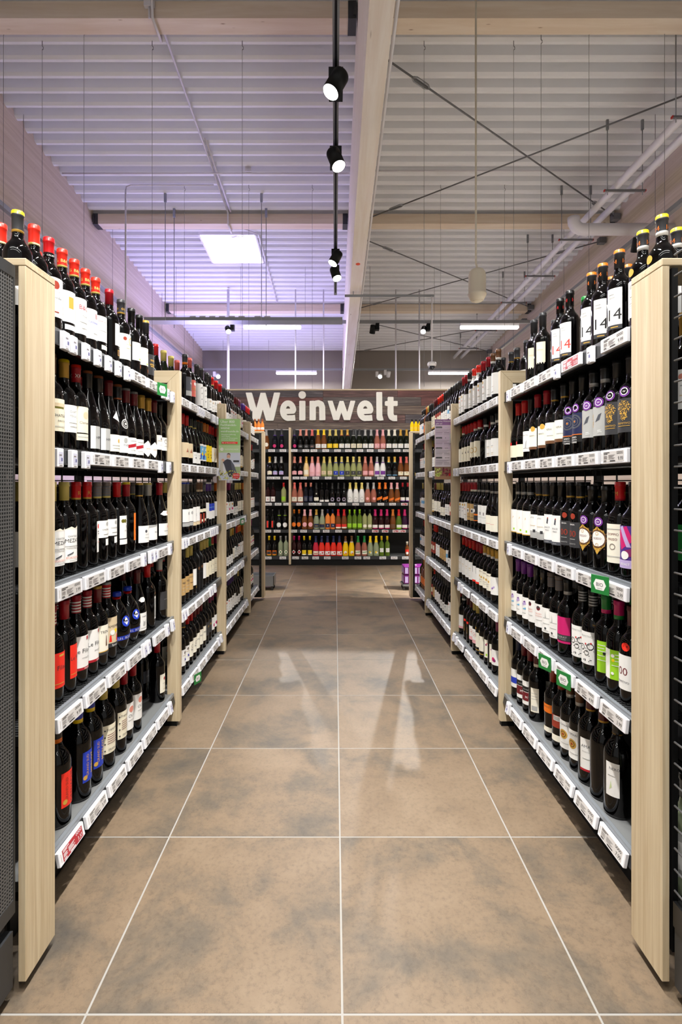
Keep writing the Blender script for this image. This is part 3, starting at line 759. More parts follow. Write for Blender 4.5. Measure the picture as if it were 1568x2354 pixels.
# ================================================================== REAR RACK WITH SIGN
YB = 7.70
ZB = [1.752, 1.340, .946, .540, .137]
def rear_rack():
    o = Vector((.1, YB, 0)); t = empty('rear_rack', o); x0, x1 = -1.62, 1.72
    P = lambda mb, name, par=None: mb.build(name, par or t, -o if par is None else None)
    seg = [(x0, -.66), (-.655, .32), (.325, 1.22), (1.225, x1)]
    for z in ZB:
        for a, b in seg:
            sh = P(MB().box(a, b, YB + .012, YB + .36, z - .028, z, M_SHELF if z < .2 else M_DGREY).box(a, b, YB, YB + .010, z - .046, z + .001, M_RAILD), 'shelf')
            if b < -.9 or a > 1.25: continue
    P(MB().box(x0, x1, YB + .37, YB + .39, .05, 2.08, M_BLACK), 'back_panel')
    P(MB().box(x0, x1, YB + .02, YB + .05, 0, .085, M_BLACK), 'kick_plate')
    for x in (-.657, .3225, 1.2225): P(MB().box(x - .012, x + .012, YB + .345, YB + .368, 0, 2.086, M_DGREY), 'upright')
    # oak divider with its deep side board
    dv = P(MB().bbox(-.697, -.664, YB - .03, YB + .36, .02, 2.075, M_OAK_V, .0015), 'oak_divider')
    # price tags
    tagp = {0: (107, 220, 332, 450, 530, 648, 766, 876, 990, 1093, 1205, 1362, 1455), 1: (95, 160, 255, 352, 427, 549, 673, 800, 960, 1072, 1197, 1309, 1425), 2: (75, 172, 258, 388, 511, 573, 709, 818, 948, 1069, 1200, 1317, -1435),
            3: (70, 163, 328, 427, 555, 653, 777, 909, 1008, -1145, -1243, -1350, -1418), 4: (75, 219, 347, 441, 548, 664, 844, 970, 1059, 1219, 1333, 1444)}
    shelves = [c for c in t.children if c.name.startswith('shelf')]
    for j, lst in tagp.items():
        for zx in lst:
            kind = 'R' if zx < 0 else 'L'
            X = (abs(zx) / 4.3556 + 600 - VX) * YB / F_PX
            par = min(shelves, key=lambda c: abs(sum(v.co.x for v in c.data.vertices) / len(c.data.vertices) - X) + 10 * abs(c.data.vertices[4].co.z - ZB[j]))
            tg = link('price_tag', rng.choice(TAGS[kind]), par, (X, YB - .001, ZB[j] - .022), (0, 0, -math.pi / 2))
            tg.scale = (1, .66, .9)
    tag(t, 'black shelving with sparkling wine under the letter sign', 'wine rack')
    # plank header
    o2 = Vector((.1, YB + .34, 2.08)); h = empty('sign_header', o2)
    yh = YB + .335
    MB().box(-2.1, 2.25, yh + .002, yh + .03, 2.09, 2.695, M_BLACK).build('backing', h, -o2)
    MB().bbox(-2.12, 2.27, yh - .03, yh + .05, 2.695, 2.715, M_OAK_H, .002).build('oak_cap', h, -o2)
    r = random.Random(11); z = 2.09; row = 0
    rows = [.095, .135, .135, .135, .105]
    for hh in rows:
        x = -2.1 - r.random() * .6; 
        cuts = {0: (-1.9, -.9, .75), 1: (-1.2, -.19, 1.1), 2: (-1.5, .45, 1.5), 3: (-1.0, -.19, 1.35), 4: (-1.6, -.19, .98)}[row]
        xs = [-2.1] + [c for c in cuts if c > -2.05] + [2.25]
        for k in range(len(xs) - 1):
            d = r.random() * .004
            MB().bbox(xs[k] + .0012, xs[k + 1] - .0012, yh - .012 - d, yh, z + .0012, z + hh - .0012, M_PLANK[r.randrange(5)], .0015).build('plank', h, -o2)
        z += hh; row += 1
    tag(h, 'panel of weathered red and grey planks behind the letters', 'sign panel')
    return yh
YH = rear_rack()

# ---- letters (outlines read off the sign, in units of 4.02 per photo pixel)
def letters():
    sc = 1 / 4.0205; Yf = YH - .055
    def to(zx, zy):
        p = at(zx * sc + 540, zy * sc + 880, Yf); return (p[0], p[2])
    y0, y1 = Yf, YH - .018
    o = Vector((to(808, 350)[0], Yf, to(808, 350)[1]))
    t = empty('sign_lettering', o)
    cnt = [0]
    def poly(mb, pts):
        cnt[0] += 1
        mb.prism([to(*p) for p in pts], 'y', y0 - .00025 * (cnt[0] % 37), y1, M_LETTER)
    def disc(mb, c, r, n=20): poly(mb, [(c[0] + r * math.cos(2 * math.pi * k / n), c[1] + r * math.sin(2 * math.pi * k / n)) for k in range(n)])
    def stroke(mb, pts, w):
        for a, b in zip(pts, pts[1:]):
            dx, dy = b[0] - a[0], b[1] - a[1]; L = math.hypot(dx, dy) or 1; nx, ny = -dy / L * w / 2, dx / L * w / 2
            poly(mb, [(a[0] + nx, a[1] + ny), (b[0] + nx, b[1] + ny), (b[0] - nx, b[1] - ny), (a[0] - nx, a[1] - ny)])
        for p in pts[1:-1]: disc(mb, p, w / 2, 14)
    def quad4(mb, *pts): poly(mb, list(pts))
    def W(mb, x, wd, yt, yb, wt):
        q = wd / 318.
        X = lambda v: x + v * q
        quad4(mb, (X(0), yt + 3), (X(4), yt), (X(53), yt), (X(57), yt + 3), (X(130), yb), (X(70), yb), (X(64), yb - 3))
        quad4(mb, (X(70), yb), (X(130), yb), (X(163), yt + (yb - yt) * .50), (X(182), yt + 2), (X(137), yt + 2), (X(95), yt + (yb - yt) * .6))
        quad4(mb, (X(137), yt + 2), (X(182), yt + 2), (X(258), yb), (X(188), yb), (X(150), yt + (yb - yt) * .5))
        quad4(mb, (X(258), yb), (X(188), yb), (X(226), yt + (yb - yt) * .58), (X(261), yt + 4), (X(265), yt), (X(315), yt), (X(318), yt + 4))
    def e(mb, x0):
        cx, cy, rx, ry = x0 + 75, 258, 49, 69
        pts = [(cx + rx * math.cos(a), cy + ry * math.sin(a)) for a in [math.radians(62 + k * (360 - 62) / 22) for k in range(23)]]
        pts = [(x0 + 140, 322), (x0 + 112, 325)] + pts[1:]
        stroke(mb, pts, 53)
        quad4(mb, (x0 + 40, 240), (x0 + 149, 236), (x0 + 146, 268), (x0 + 132, 284), (x0 + 40, 290))
    L = []
    mb = MB(); W(mb, 100, 318, 90, 350, 56); L.append(('W', mb))
    mb = MB(); e(mb, 417); L.append(('e', mb))
    mb = MB(); poly(mb, [(595, 170), (600, 166), (647, 166), (652, 170), (652, 343), (648, 347), (599, 347), (595, 343)]); disc(mb, (622.5, 112), 35, 24); L.append(('i', mb))
    mb = MB(); poly(mb, [(690, 172), (694, 167), (730, 165), (742, 178), (748, 230), (748, 343), (744, 347), (694, 347), (690, 343)])
    stroke(mb, [(718, 215), (745, 193), (772, 188), (796, 198), (807, 225), (808, 318)], 56); poly(mb, [(780, 300), (837, 300), (837, 343), (833, 347), (784, 347), (780, 343)]); L.append(('n', mb))
    mb = MB(); W(mb, 858, 255, 166, 346, 50); L.append(('w', mb))
    mb = MB(); e(mb, 1130); L.append(('e', mb))
    mb = MB(); poly(mb, [(1307, 90), (1312, 85), (1358, 85), (1362, 90), (1363, 300), (1375, 346), (1340, 350), (1318, 345), (1309, 325)]); L.append(('l', mb))
    mb = MB(); poly(mb, [(1413, 135), (1418, 130), (1463, 130), (1467, 135), (1467, 270), (1410, 290)]); poly(mb, [(1387, 175), (1396, 168), (1502, 168), (1505, 172), (1505, 208), (1500, 214), (1396, 214), (1387, 208)])
    stroke(mb, [(1438, 240), (1439, 290), (1448, 316), (1468, 327), (1500, 326)], 56); L.append(('t', mb))
    for ch, mb in L: mb.build('letter', t, -o)
    tag(t, 'large cream raised letters on the weathered plank panel', 'sign')
letters()
# ================================================================== BOTTLES
SHAPES = {  # profile (r, z) of the glass, top of body, capsule range
    'bdx': dict(R=.0375, H=.300, prof=[(.030, .0), (.036, .003), (.0375, .008), (.0375, .171), (.0371, .180), (.0352, .190), (.0312, .200), (.0250, .2095), (.0192, .217), (.0160, .225), (.0147, .235), (.0142, .246), (.0142, .288), (.0156, .289), (.0156, .298), (.0140, .300)], cap=(.240, .0148)),
    'tall': dict(R=.0380, H=.318, prof=[(.030, .0), (.0365, .003), (.0380, .008), (.0380, .200), (.0370, .212), (.0325, .223), (.0255, .233), (.0190, .243), (.0156, .254), (.0146, .264), (.0144, .306), (.0156, .307), (.0156, .316), (.014, .318)], cap=(.258, .0150)),
    'bur': dict(R=.0410, H=.297, prof=[(.032, .0), (.0395, .003), (.0410, .008), (.0410, .115), (.0402, .130), (.0375, .150), (.0325, .172), (.0265, .194), (.0210, .212), (.0170, .228), (.0148, .242), (.0144, .285), (.0156, .286), (.0156, .295), (.014, .297)], cap=(.236, .0156)),
    'big': dict(R=.0430, H=.318, prof=[(.034, .0), (.0415, .003), (.0430, .010), (.0430, .186), (.0425, .196), (.0402, .208), (.0350, .220), (.0275, .2315), (.0208, .241), (.0172, .250), (.0156, .260), (.0150, .305), (.0166, .306), (.0166, .316), (.014, .318)], cap=(.258, .0158)),
    'flask': dict(R=.0530, H=.240, prof=[(.030, .0), (.034, .003), (.0400, .020), (.0480, .050), (.0525, .085), (.0528, .105), (.0490, .135), (.0400, .163), (.0290, .185), (.0200, .199), (.0160, .208), (.0148, .215), (.0148, .230), (.0162, .231), (.0162, .239), (.014, .240)], cap=(.214, .0158)),
    'spk': dict(R=.0440, H=.302, prof=[(.034, .0), (.0425, .003), (.0440, .010), (.0440, .118), (.0430, .134), (.0395, .154), (.0340, .175), (.0275, .198), (.0220, .220), (.0185, .240), (.0165, .262), (.0165, .280), (.0185, .283), (.0185, .294), (.0150, .302)], cap=(.205, None)),
    'mini': dict(R=.0320, H=.215, prof=[(.025, .0), (.031, .003), (.0320, .008), (.0320, .110), (.0300, .125), (.0230, .142), (.0165, .156), (.0135, .170), (.0130, .208), (.0145, .209), (.0145, .214), (.012, .215)], cap=(.172, .0142)),
}
SHAPES['squat'] = dict(R=.0430, H=.318 * .9, prof=[(r, z * .9) for r, z in SHAPES['big']['prof']], cap=(.258 * .9, .0158))
CACHE = {}
def seg_n(shape): return 20
def prof_r(shape, z):
    P = SHAPES[shape]['prof']
    for (r0, z0), (r1, z1) in zip(P, P[1:]):
        if z0 <= z <= z1: return r0 + (r1 - r0) * (z - z0) / max(1e-6, z1 - z0)
    return P[-1][0]
def glass_mesh(shape, g):
    k = ('g', shape, g)
    if k not in CACHE: CACHE[k] = MB().lathe(SHAPES[shape]['prof'], glass(g), 20)
    return CACHE[k]
def cap_mesh(shape, spec):
    """spec: main[+lower band][^top][~stripes][@text:colour]"""
    k = ('c', shape, spec)
    if k in CACHE: return CACHE[k]
    S = SHAPES[shape]; H = S['H']; z0, rc = S['cap']
    txt = None
    if '@' in spec: spec, txt = spec.split('@')
    stripes = band = top = None
    if '~' in spec: spec, stripes = spec.split('~')
    if '^' in spec: spec, top = spec.split('^')
    if '+' in spec: spec, band = spec.split('+')
    main = foil(spec); prof = []; mats = []
    if rc is None:   # sparkling foil follows the glass
        zz = [z0, z0 + .012, .225, .245, .262, .280]
        prof = [(prof_r(shape, z) + .0012, z) for z in zz] + [(.0205, .283), (.0210, .292), (.0180, .301), (.012, .3035)]
        mats = [foil(band) if band else main] + [main] * (len(prof) - 2)
        if top: mats[-3:] = [foil(top)] * 3
    else:
        zs = [z0]
        bh = .013 if band in ('white', 'silver', 'ivory', 'orange', 'yellow', 'green', 'magenta', 'lime', 'black', 'beige', 'red') else .0065
        if band: zs.append(z0 + bh)
        if stripes: zs += [z0 + .014 + .005 * i for i in range(0 if band else -2, 7)]
        zs.append(H - .016)
        for i in range(len(zs) - 1):
            prof.append((max(rc, prof_r(shape, zs[i])) + .0006, zs[i]))
            mats.append(foil(band) if (band and i == 0) else (foil(stripes) if (stripes and i % 2 == 1) else main))
        prof.append((rc + .0006, H - .016)); tm_ = foil(top) if top else main
        prof += [(rc + .0021, H - .0145), (rc + .0021, H - .011), (rc + .0016, H - .0095), (rc + .0016, H - .0015), (rc, H + .0008)]; mats += [main, main, main, tm_, tm_]
    mb = MB().lathe(prof, main, 20, mats)
    if txt:
        word, col = txt.split(':'); r = (rc or .02) + .0009
        _, _, tw = text_shape(word); size = min(.019, 1.55 * r / tw)
        zt = z0 + (.016 if len(word) < 5 else .0015)
        for a0 in (-.2, 1.9, 4.0):
            flat_text(mb, word, size, lambda u, v: (r * math.cos(a0 + u / r), r * math.sin(a0 + u / r), zt + v), paper(col))
    CACHE[k] = mb
    return mb
def label_mesh(shape, spec):
    """printed paper on the glass; tokens: L colour [z0 z1 hw] | p colour a0 a1 z0 z1 | t text a z size colour | v text a z size colour | d/o colour a z r | y colour a,z ..."""
    k = ('l', shape, spec)
    if k in CACHE: return CACHE[k]
    R = SHAPES[shape]['R']; mb = MB(); D = math.radians
    lr = random.Random(spec)
    layer = [0]
    def pt(a, z):
        r = max(R, prof_r(shape, z)) if shape != 'flask' else prof_r(shape, z)
        if z > .19 and shape != 'flask': r = prof_r(shape, z)
        if shape in ('bur', 'spk') and z > .11: r = prof_r(shape, z)
        r += .0005 + .00022 * layer[0]
        return (r * math.cos(a), r * math.sin(a), z)
    def patch(col, a0, a1, z0, z1):
        n = max(1, int(abs(a1 - a0) / 9)); nz = 1 if (z1 < .11 or (shape in ('bdx', 'tall', 'big') and z1 < .19)) and shape != 'flask' else 4
        V = [pt(D(a0 + (a1 - a0) * i / n), z0 + (z1 - z0) * j / nz) for j in range(nz + 1) for i in range(n + 1)]
        mb.add(V, [(j * (n + 1) + i, j * (n + 1) + i + 1, (j + 1) * (n + 1) + i + 1, (j + 1) * (n + 1) + i) for j in range(nz) for i in range(n)], paper(col), True)
    STEP = D(9)
    def clip(P, k, lo):
        out = []
        for i in range(len(P)):
            p, q = P[i - 1], P[i]
            ip, iq = (p[0] >= k if lo else p[0] <= k), (q[0] >= k if lo else q[0] <= k)
            if ip != iq:
                t = (k - p[0]) / (q[0] - p[0]); out.append((k, p[1] + (q[1] - p[1]) * t))
            if iq: out.append(q)
        return out
    def face(P, col):
        """one flat print shape, cut into upright strips so that it lies on the round glass"""
        lo, hi = min(p[0] for p in P), max(p[0] for p in P)
        if hi - lo < STEP * 1.2: mb.add([pt(*p) for p in P], [tuple(range(len(P)))], paper(col)); return
        n = int((hi - lo) / STEP) + 1
        for i in range(n):
            Q = clip(P, lo + (hi - lo) * i / n, True)
            if len(Q) > 2: Q = clip(Q, lo + (hi - lo) * (i + 1) / n, False)
            if len(Q) > 2: mb.add([pt(*p) for p in Q], [tuple(range(len(Q)))], paper(col))
    def text(word, a, z, size, col, vert=False):
        v, f, _ = text_shape(word.replace('_', ' '))
        if vert: V = [(D(a) - y * size / R, z + x * size) for x, y in v]
        else: V = [(D(a) + x * size / R, z + y * size) for x, y in v]
        for q in f: face([V[i] for i in q], col)
    def disc(col, a, z, r, ring=None):
        n = 16 if r > .008 else 8; C = [(math.cos(2 * math.pi * q / n), math.sin(2 * math.pi * q / n)) for q in range(n)]
        V = [(D(a) + r * c / R, z + r * q) for c, q in C]
        if ring is None: face(V, col)
        else:
            W = [(D(a) + ring * c / R, z + ring * q) for c, q in C]
            for q in range(n): face([V[q], V[(q + 1) % n], W[(q + 1) % n], W[q]], col)
    for tok in spec.split(';'):
        w = tok.split(); layer[0] += 1
        if w[0] == 'L':
            col = w[1]; z0, z1, hw = (float(w[2]), float(w[3]), float(w[4])) if len(w) > 4 else (.058, .158, 62)
            patch(col, -hw, hw, z0, z1); layer[0] += 1
            dark = col in ('black', 'charcoal', 'navy', 'slate', 'maroon', 'wine', 'violet', 'plum')
            hgt = z1 - z0
            for q in range(lr.randint(3, 5)):
                zz = z0 + hgt * lr.uniform(.08, .75); ww = lr.uniform(10, 30)
                patch('gold' if dark else lr.choice(['silver', 'silver', 'taupe', 'beige']), -ww - 3, ww - 3, zz, zz + lr.choice([.0016, .002, .003]))
            if not dark and lr.random() < .6:
                disc(lr.choice(['silver', 'gold', 'taupe', 'rose', 'beige']), lr.uniform(-12, 8), z1 - .018, lr.uniform(.005, .010))
        elif w[0] == 'p': patch(w[1], *map(float, w[2:6]))
        elif w[0] in 'tv' and len(w[0]) == 1: text(w[1], float(w[2]), float(w[3]), float(w[4]), w[5], w[0] == 'v')
        elif w[0] == 'd': disc(w[1], *map(float, w[2:5]))
        elif w[0] == 'o': r = float(w[4]); disc(w[1], float(w[2]), float(w[3]), r, r * .78)
        elif w[0] == 'y':
            face([(D(float(q.split(',')[0])), float(q.split(',')[1])) for q in w[2:]], w[1])
        elif w[0] == 's':      # scatter of small dots inside a circle
            a, z, r, q = float(w[2]), float(w[3]), float(w[4]), int(w[5])
            for i in range(q):
                rr, aa = r * math.sqrt((i + .5) / q), i * 2.39996
                disc(w[1], a + math.degrees(rr * math.cos(aa) / R), z + rr * math.sin(aa), .0012 + .0008 * (i % 3))
    CACHE[k] = mb
    return mb
ST = {}
def style(key, shape, cap, lab, desc, g='black'):
    ST[key] = (shape, g, cap, lab, desc)

# ---- first bay, green-poster rack, top shelf
style('a1', 'bdx', 'charcoal+gold^yellow', 'L white .03 .13 60', 'dark capsule, yellow top and white label')
style('a2', 'bdx', 'scarlet+palegold@GRAND:white', 'L white;d crimson -20 .14 .011', 'scarlet capsule with white lettering and gold rim')
style('a3', 'bdx', 'red+black@CALVET:white', 'p white -64 64 .052 .172;d rust -6 .150 .013;t Saint-Em 0 .108 .010 charcoal;t EUX_COT -8 .126 .008 grey;p rust -20 10 .066 .069', 'black-ringed red capsule and white label with red oval')
style('a4', 'bdx', 'scarlet+palegold@B&G:palegold', 'y white -60,.075 -48,.06 48,.06 60,.075 60,.145 48,.16 -48,.16 -60,.145;p gold -12 16 .105 .142;p white -30 46 .036 .052', 'scarlet capsule and six-sided gold-crest label')
style('a5', 'bdx', 'scarlet+palegold@B&G:palegold', 'p white -62 62 .045 .165;t B&G 0 .128 .022 crimson;t Merlot 4 .105 .008 grey;p silver -30 30 .085 .087;p silver -20 25 .065 .067', 'scarlet capsule and tall two-letter label')
style('a6', 'bdx', 'scarlet+palegold@B&G:palegold', 'p white -58 58 .05 .155;t B 12 .125 .024 crimson;t CABERNET -2 .105 .010 blue;p silver -10 35 .07 .072', 'scarlet capsule and blue-worded white label')
style('a7', 'bdx', 'scarlet+palegold@B&G:palegold', 'y white -60,.075 -48,.062 48,.062 60,.075 60,.14 48,.155 -48,.155 -60,.14;t BARTON 0 .132 .009 crimson;p silver -25 30 .10 .102;p ivory -10 48 .034 .05', 'scarlet capsule and angular two-piece white label')
style('a8', 'bdx', 'crimson', 'p white -10 58 .08 .165;p silver 8 35 .12 .122;p gold 10 52 .042 .064;p brown 12 50 .044 .062', 'plain crimson capsule and narrow white label')
style('a9', 'bdx', 'charcoal+gold@oo:gold', 'L ivory .05 .155 62;o gold 22 .128 .016;d rust -30 .135 .008', 'black capsule with gold crest and ivory label')
style('a10', 'bdx', 'black', 'p white -50 56 .072 .15;o gold 22 .125 .010;p lime 0 14 .076 .083;p orange 20 56 .044 .058', 'black capsule, white label and orange strip')
style('a11', 'bdx', 'charcoal^gold', 'L charcoal .045 .14 58;t Gold 0 .085 .018 gold', 'gold-topped black capsule and dark label')
style('a12', 'bur', 'red', 'L white .03 .085 40', 'bright red capsule and sloping shoulders')
style('a13', 'bur', 'scarlet+black', 'y white -40,.15 20,.15 -10,.115', 'scarlet and black capsule and sloping shoulders')
style('a14', 'bur', 'palegold', 'L cream .04 .1 45', 'pale gold capsule and sloping shoulders', 'green')
# second shelf
style('b1', 'bdx', 'brown', 'p cream -66 66 .058 .158;p olive -45 20 .128 .138;p beige -50 30 .134 .145;t CHATEAU 0 .103 .012 charcoal;t HAUT-M 6 .088 .008 charcoal;p silver -30 30 .072 .074', 'brown capsule and cream château label')
style('b2', 'bdx', 'gold^yellow', 'p white -66 66 .062 .150;t CHAT 0 .125 .011 silver;t PEYLA 0 .112 .010 silver;p silver -25 30 .092 .094;p silver -20 30 .08 .082', 'gold capsule and faint white label')
style('b3', 'bdx', 'crimson^scarlet@XK:white', 'p cream -64 64 .068 .156;t Clement 4 .098 .012 taupe;d beige 10 .128 .012;p cream -64 64 .042 .064;p silver -35 35 .052 .055', 'crimson capsule and two-piece cream label')
style('b4', 'bur', 'black^copper', 'p silver -30 60 .02 .10;t HIPPI 20 .055 .014 charcoal;p white -30 -5 .02 .1;p cream 66 92 .02 .098', 'black capsule with copper top and grey label')
style('b5', 'bur', 'maroon', 'p ivory -60 60 .02 .085;d gold 10 .062 .008;p silver -35 35 .042 .045;p silver -30 25 .032 .034;y white -22,.158 8,.180 22,.135 -2,.142 -30,.150', 'maroon capsule and white star on the neck')
style('b6', 'bur', 'black+copper^copper', 'p white -60 60 .02 .088;t PARE 6 .046 .014 slate;d silver 0 .070 .011;o silver 0 .137 .020;o silver 0 .137 .013;d silver 0 .137 .006', 'copper-topped capsule and embossed silver crest')
style('b7', 'bur', 'maroon^silver', 'p white -60 60 .02 .088;y crimson -42,.042 28,.052 28,.066 -42,.056;p crimson 34 40 .05 .068;t COTES 0 .032 .008 slate;p silver -20 30 .074 .076', 'maroon capsule and red diagonal stripe label')
style('b8', 'bur', 'gold', 'y white 0,.016 60,.055 0,.09 -60,.055;t GRAN 4 .05 .010 orange', 'gold capsule and white diamond label')
style('b9', 'bdx', 'maroon', 'L white .06 .13 60', 'maroon capsule and plain white label')
style('b10', 'bdx', 'black', 'p white -60 60 .06 .125;o taupe 0 .105 .010;p silver -20 20 .08 .082', 'black capsule and white ring label')
# third shelf
style('c1', 'bdx', 'palegold', 'p white -78 70 .04 .148;y ivory -40,.148 -10,.156 10,.150 40,.157 60,.148;t MEZAT 0 .105 .017 charcoal;t CHATEAU 0 .122 .008 grey;p silver -40 40 .092 .094;p silver -35 40 .086 .088;y slate -30,.062 0,.07 0,.074 -30,.066;t BORDEAUX 0 .053 .009 rose;p silver -20 24 .045 .047', 'pale gold capsule and large white hill label')
style('c2', 'bdx', 'red+gold@R:gold', 'p white 62 92 .06 .15;d scarlet 78 .135 .008;p charcoal 66 88 .115 .118;p charcoal 68 86 .108 .111', 'red gold-banded capsule and turned white label')
style('c3', 'bdx', 'red+gold@R:gold', 'p white 18 75 .05 .16;d scarlet 38 .142 .009;p charcoal 26 60 .122 .125;p charcoal 28 58 .114 .117;p rose 24 60 .085 .087', 'red gold-banded capsule and crested white strip')
style('c4', 'bdx', 'taupe+palegold~grey', 'p white -60 62 .095 .158;d silver 10 .145 .008;t CHATEAU 0 .122 .008 grey;p silver -20 36 .106 .108;p white -5 58 .066 .09', 'taupe capsule and two white labels')
style('c5', 'bdx', 'red', 'p white -34 66 .074 .165;d olive -12 .144 .008;d olive 6 .144 .008;d silver 34 .142 .009;t TIMI 32 .115 .014 charcoal;p silver 0 40 .105 .107;p charcoal -34 66 .071 .0735;p white -34 66 .05 .070', 'red capsule and white two-medal label')
style('c6', 'bdx', 'crimson^yellow', 'p orange -2 62 .055 .17;d amber 50 .15 .012;p amber 6 40 .12 .122;d brown 26 .1 .006;p amber 6 44 .075 .077', 'yellow-topped capsule and orange label')
style('c7', 'bur', 'black+gold^gold', 'p white -50 60 .03 .105;t SAINT 14 .062 .010 silver;d slate 0 .08 .007;p silver -10 30 .05 .052', 'black gold-banded capsule and square white label')
style('c8', 'bur', 'silver^palegold', 'p white -50 60 .03 .100;y silver -50,.086 20,.094 60,.09 60,.1 -50,.1;t FAUG 10 .062 .011 slate', 'silver capsule and white label with grey slope')
style('c9', 'bur', 'crimson', 'p white -55 60 .035 .095;d scarlet 30 .078 .008;t Larose 0 .055 .010 slate;y white -45,.142 -20,.158 20,.158 45,.142 20,.134 -20,.134;d rose 22 .146 .006', 'crimson capsule and white neck medallion')
# fourth shelf
style('d1', 'bdx', 'crimson~white', 'p scarlet -66 62 .05 .158;p gold 0 30 .146 .152;t Le_Filou 0 .105 .020 charcoal;p gold -30 30 .062 .064', 'red-striped capsule and scarlet label')
style('d2', 'bdx', 'crimson', 'p scarlet -10 66 .05 .158;t Le_Filou 34 .108 .017 charcoal;p gold -6 60 .062 .064', 'plain crimson capsule and turned scarlet label')
style('d3', 'bdx', 'crimson~white', 'p white -60 64 .05 .165;p crimson -60 64 .05 .059;t FRANCE 24 .0515 .007 white;t Le_Filou 2 .108 .020 charcoal;p crimson 18 30 .150 .162;p silver -10 36 .09 .092', 'red-striped capsule and white red-footed label')
style('d4', 'bdx', 'maroon^gold', 'p ivory -50 60 .05 .158;t TREN 4 .128 .014 charcoal;y brown 10,.08 22,.08 18,.118 14,.118;p charcoal -50 60 .05 .06;p gold -50 60 .06 .063', 'maroon capsule and ivory black-footed label')
style('d5', 'bdx', 'red^silver~white', 'p beige -55 66 .055 .168;t CAMEMBERT 10 .128 .014 charcoal;y scarlet -28,.075 -12,.075 -16,.1 -24,.1;y scarlet 20,.075 36,.075 32,.1 24,.1;d yellow 14 .115 .008;d white -8 .110 .010;p charcoal -55 66 .055 .070;t Syrah 6 .058 .011 white', 'candy-striped capsule and beige picture label')
style('d6', 'flask', 'blue+red^blue', 'd blue -4 .128 .021;y white -14,.132 -4,.145 6,.132;y white -14,.124 -4,.113 6,.124;t ROUGE -4 .124 .008 white;p blue -62 60 .055 .072;t ROUGE 14 .058 .014 white;t 1,0_L -34 .059 .012 white', 'squat round flask with blue roundel and band')
style('d7', 'bur', 'wine', 'p white -60 62 .03 .108;t Vieille 4 .088 .011 slate;y silver -6,.05 14,.05 22,.075 8,.066 -2,.074;y white -34,.165 -14,.176 14,.176 34,.165 14,.155 -14,.155;p silver -20 30 .04 .042', 'wine-red capsule, white oval and rooster label')
style('d8', 'bdx', 'red', 'p white 0 66 .045 .15;p beige 6 40 .12 .122;p silver 0 60 .055 .14;y brown -30,.20 10,.21 22,.165 4,.16 -12,.188', 'red capsule with brown paper neck tag')
style('d9', 'bdx', 'silver+crimson', 'p charcoal -50 50 .05 .14;p grey -20 30 .1 .103', 'silver capsule and dark label')
# bottom shelf
style('e1', 'big', 'black+orange', 'p scarlet -34 38 .062 .170;v GRENACHE 28 .116 .019 black;v GRAND_SUD -4 .116 .013 rust;d gold -18 .078 .008', 'black-orange capsule and tall scarlet GRENACHE label')
style('e2', 'big', 'blue+yellow', 'p blue -30 44 .062 .165;v GRAND_SUD 0 .118 .013 gold;v MERLOT 32 .118 .019 yellow;d gold -18 .078 .008', 'blue-yellow capsule and tall blue label')
style('e3', 'big', 'palegold', 'p cream -46 60 .062 .168;t François 6 .145 .015 charcoal;p maroon -24 44 .130 .132;p maroon -24 40 .122 .124;p maroon -24 46 .114 .116;p maroon -24 42 .106 .108;p maroon -24 44 .098 .1;t FRANCE 8 .072 .011 charcoal;d charcoal -36 .150 .003;d charcoal -36 .125 .003;d charcoal -36 .1 .003;d charcoal -36 .075 .003', 'pale gold capsule and cream notebook label')
style('e4', 'bdx', 'crimson', 'p white -50 60 .055 .165;t OU 6 .105 .018 slate;d rose 10 .138 .013;p silver -16 34 .092 .094', 'crimson capsule and white pink-tree label')
style('e5', 'bdx', 'crimson^silver', 'p ivory -40 60 .045 .135;d crimson 4 .112 .008;t N 24 .107 .012 slate;p silver -16 40 .088 .09;p beige -16 40 .06 .062', 'crimson capsule and ivory label beside oak post')
style('e6', 'bdx', 'black', 'p slate -40 50 .08 .14;t Cellar 4 .108 .010 silver', 'black capsule and dark slate label')
# ---- first bay, purple-poster rack
W14 = 'p white -10 62 .052 .170;t 14 %s .068 .052 %s;p charcoal -10 62 .038 .052;p gold 10 44 .043 .046;p silver 0 26 .150 .152;p silver 0 30 .140 .142'
style('f1', 'bdx', 'charcoal+white^yellow@14:orange', 'd gold -10 .175 .012;L white .04 .15 55', 'orange-topped capsule with white neck band')
style('f2', 'bdx', 'charcoal^orange@14:orange', W14 % ('22', 'black'), 'orange-topped capsule and black 14 label')
style('f3', 'bdx', 'charcoal^orange@14:orange', 'p charcoal -60 60 .05 .170;t 14 4 .075 .045 orange', 'orange-topped capsule and orange 14 on dark label')
style('f4', 'bdx', 'green@14:white', W14 % ('22', 'green'), 'green capsule and green 14 label')
style('f5', 'bdx', 'black@14:red', W14 % ('22', 'scarlet'), 'black capsule and red 14 label')
style('f6', 'bdx', 'charcoal', 'p cream 0 60 .075 .165;y cream 0,.075 5,.068 10,.075;y cream 14,.075 19,.066 24,.075;y cream 30,.075 35,.068 40,.075;y cream 46,.075 51,.067 56,.075;p beige 8 44 .13 .132', 'charcoal capsule and fringed cream label')
style('f7', 'bur', 'charcoal+gold', 'L white .04 .1 55', 'charcoal capsule with gold ring')
style('f8', 'bdx', 'charcoal', 'L white .06 .14 58;y taupe 0,.12 14,.12 8,.135', 'charcoal capsule and plain white label')
style('g1', 'bdx', 'black', 'p charcoal -60 60 .055 .160;s gold 0 .132 .022 46;s gold 0 .104 .012 16;t PRIMITIVO 0 .080 .009 gold;p gold -30 30 .074 .0755;d purple 4 .182 .017;o white 4 .182 .012;t W 4 .178 .010 white', 'gold dandelion label and purple disc')
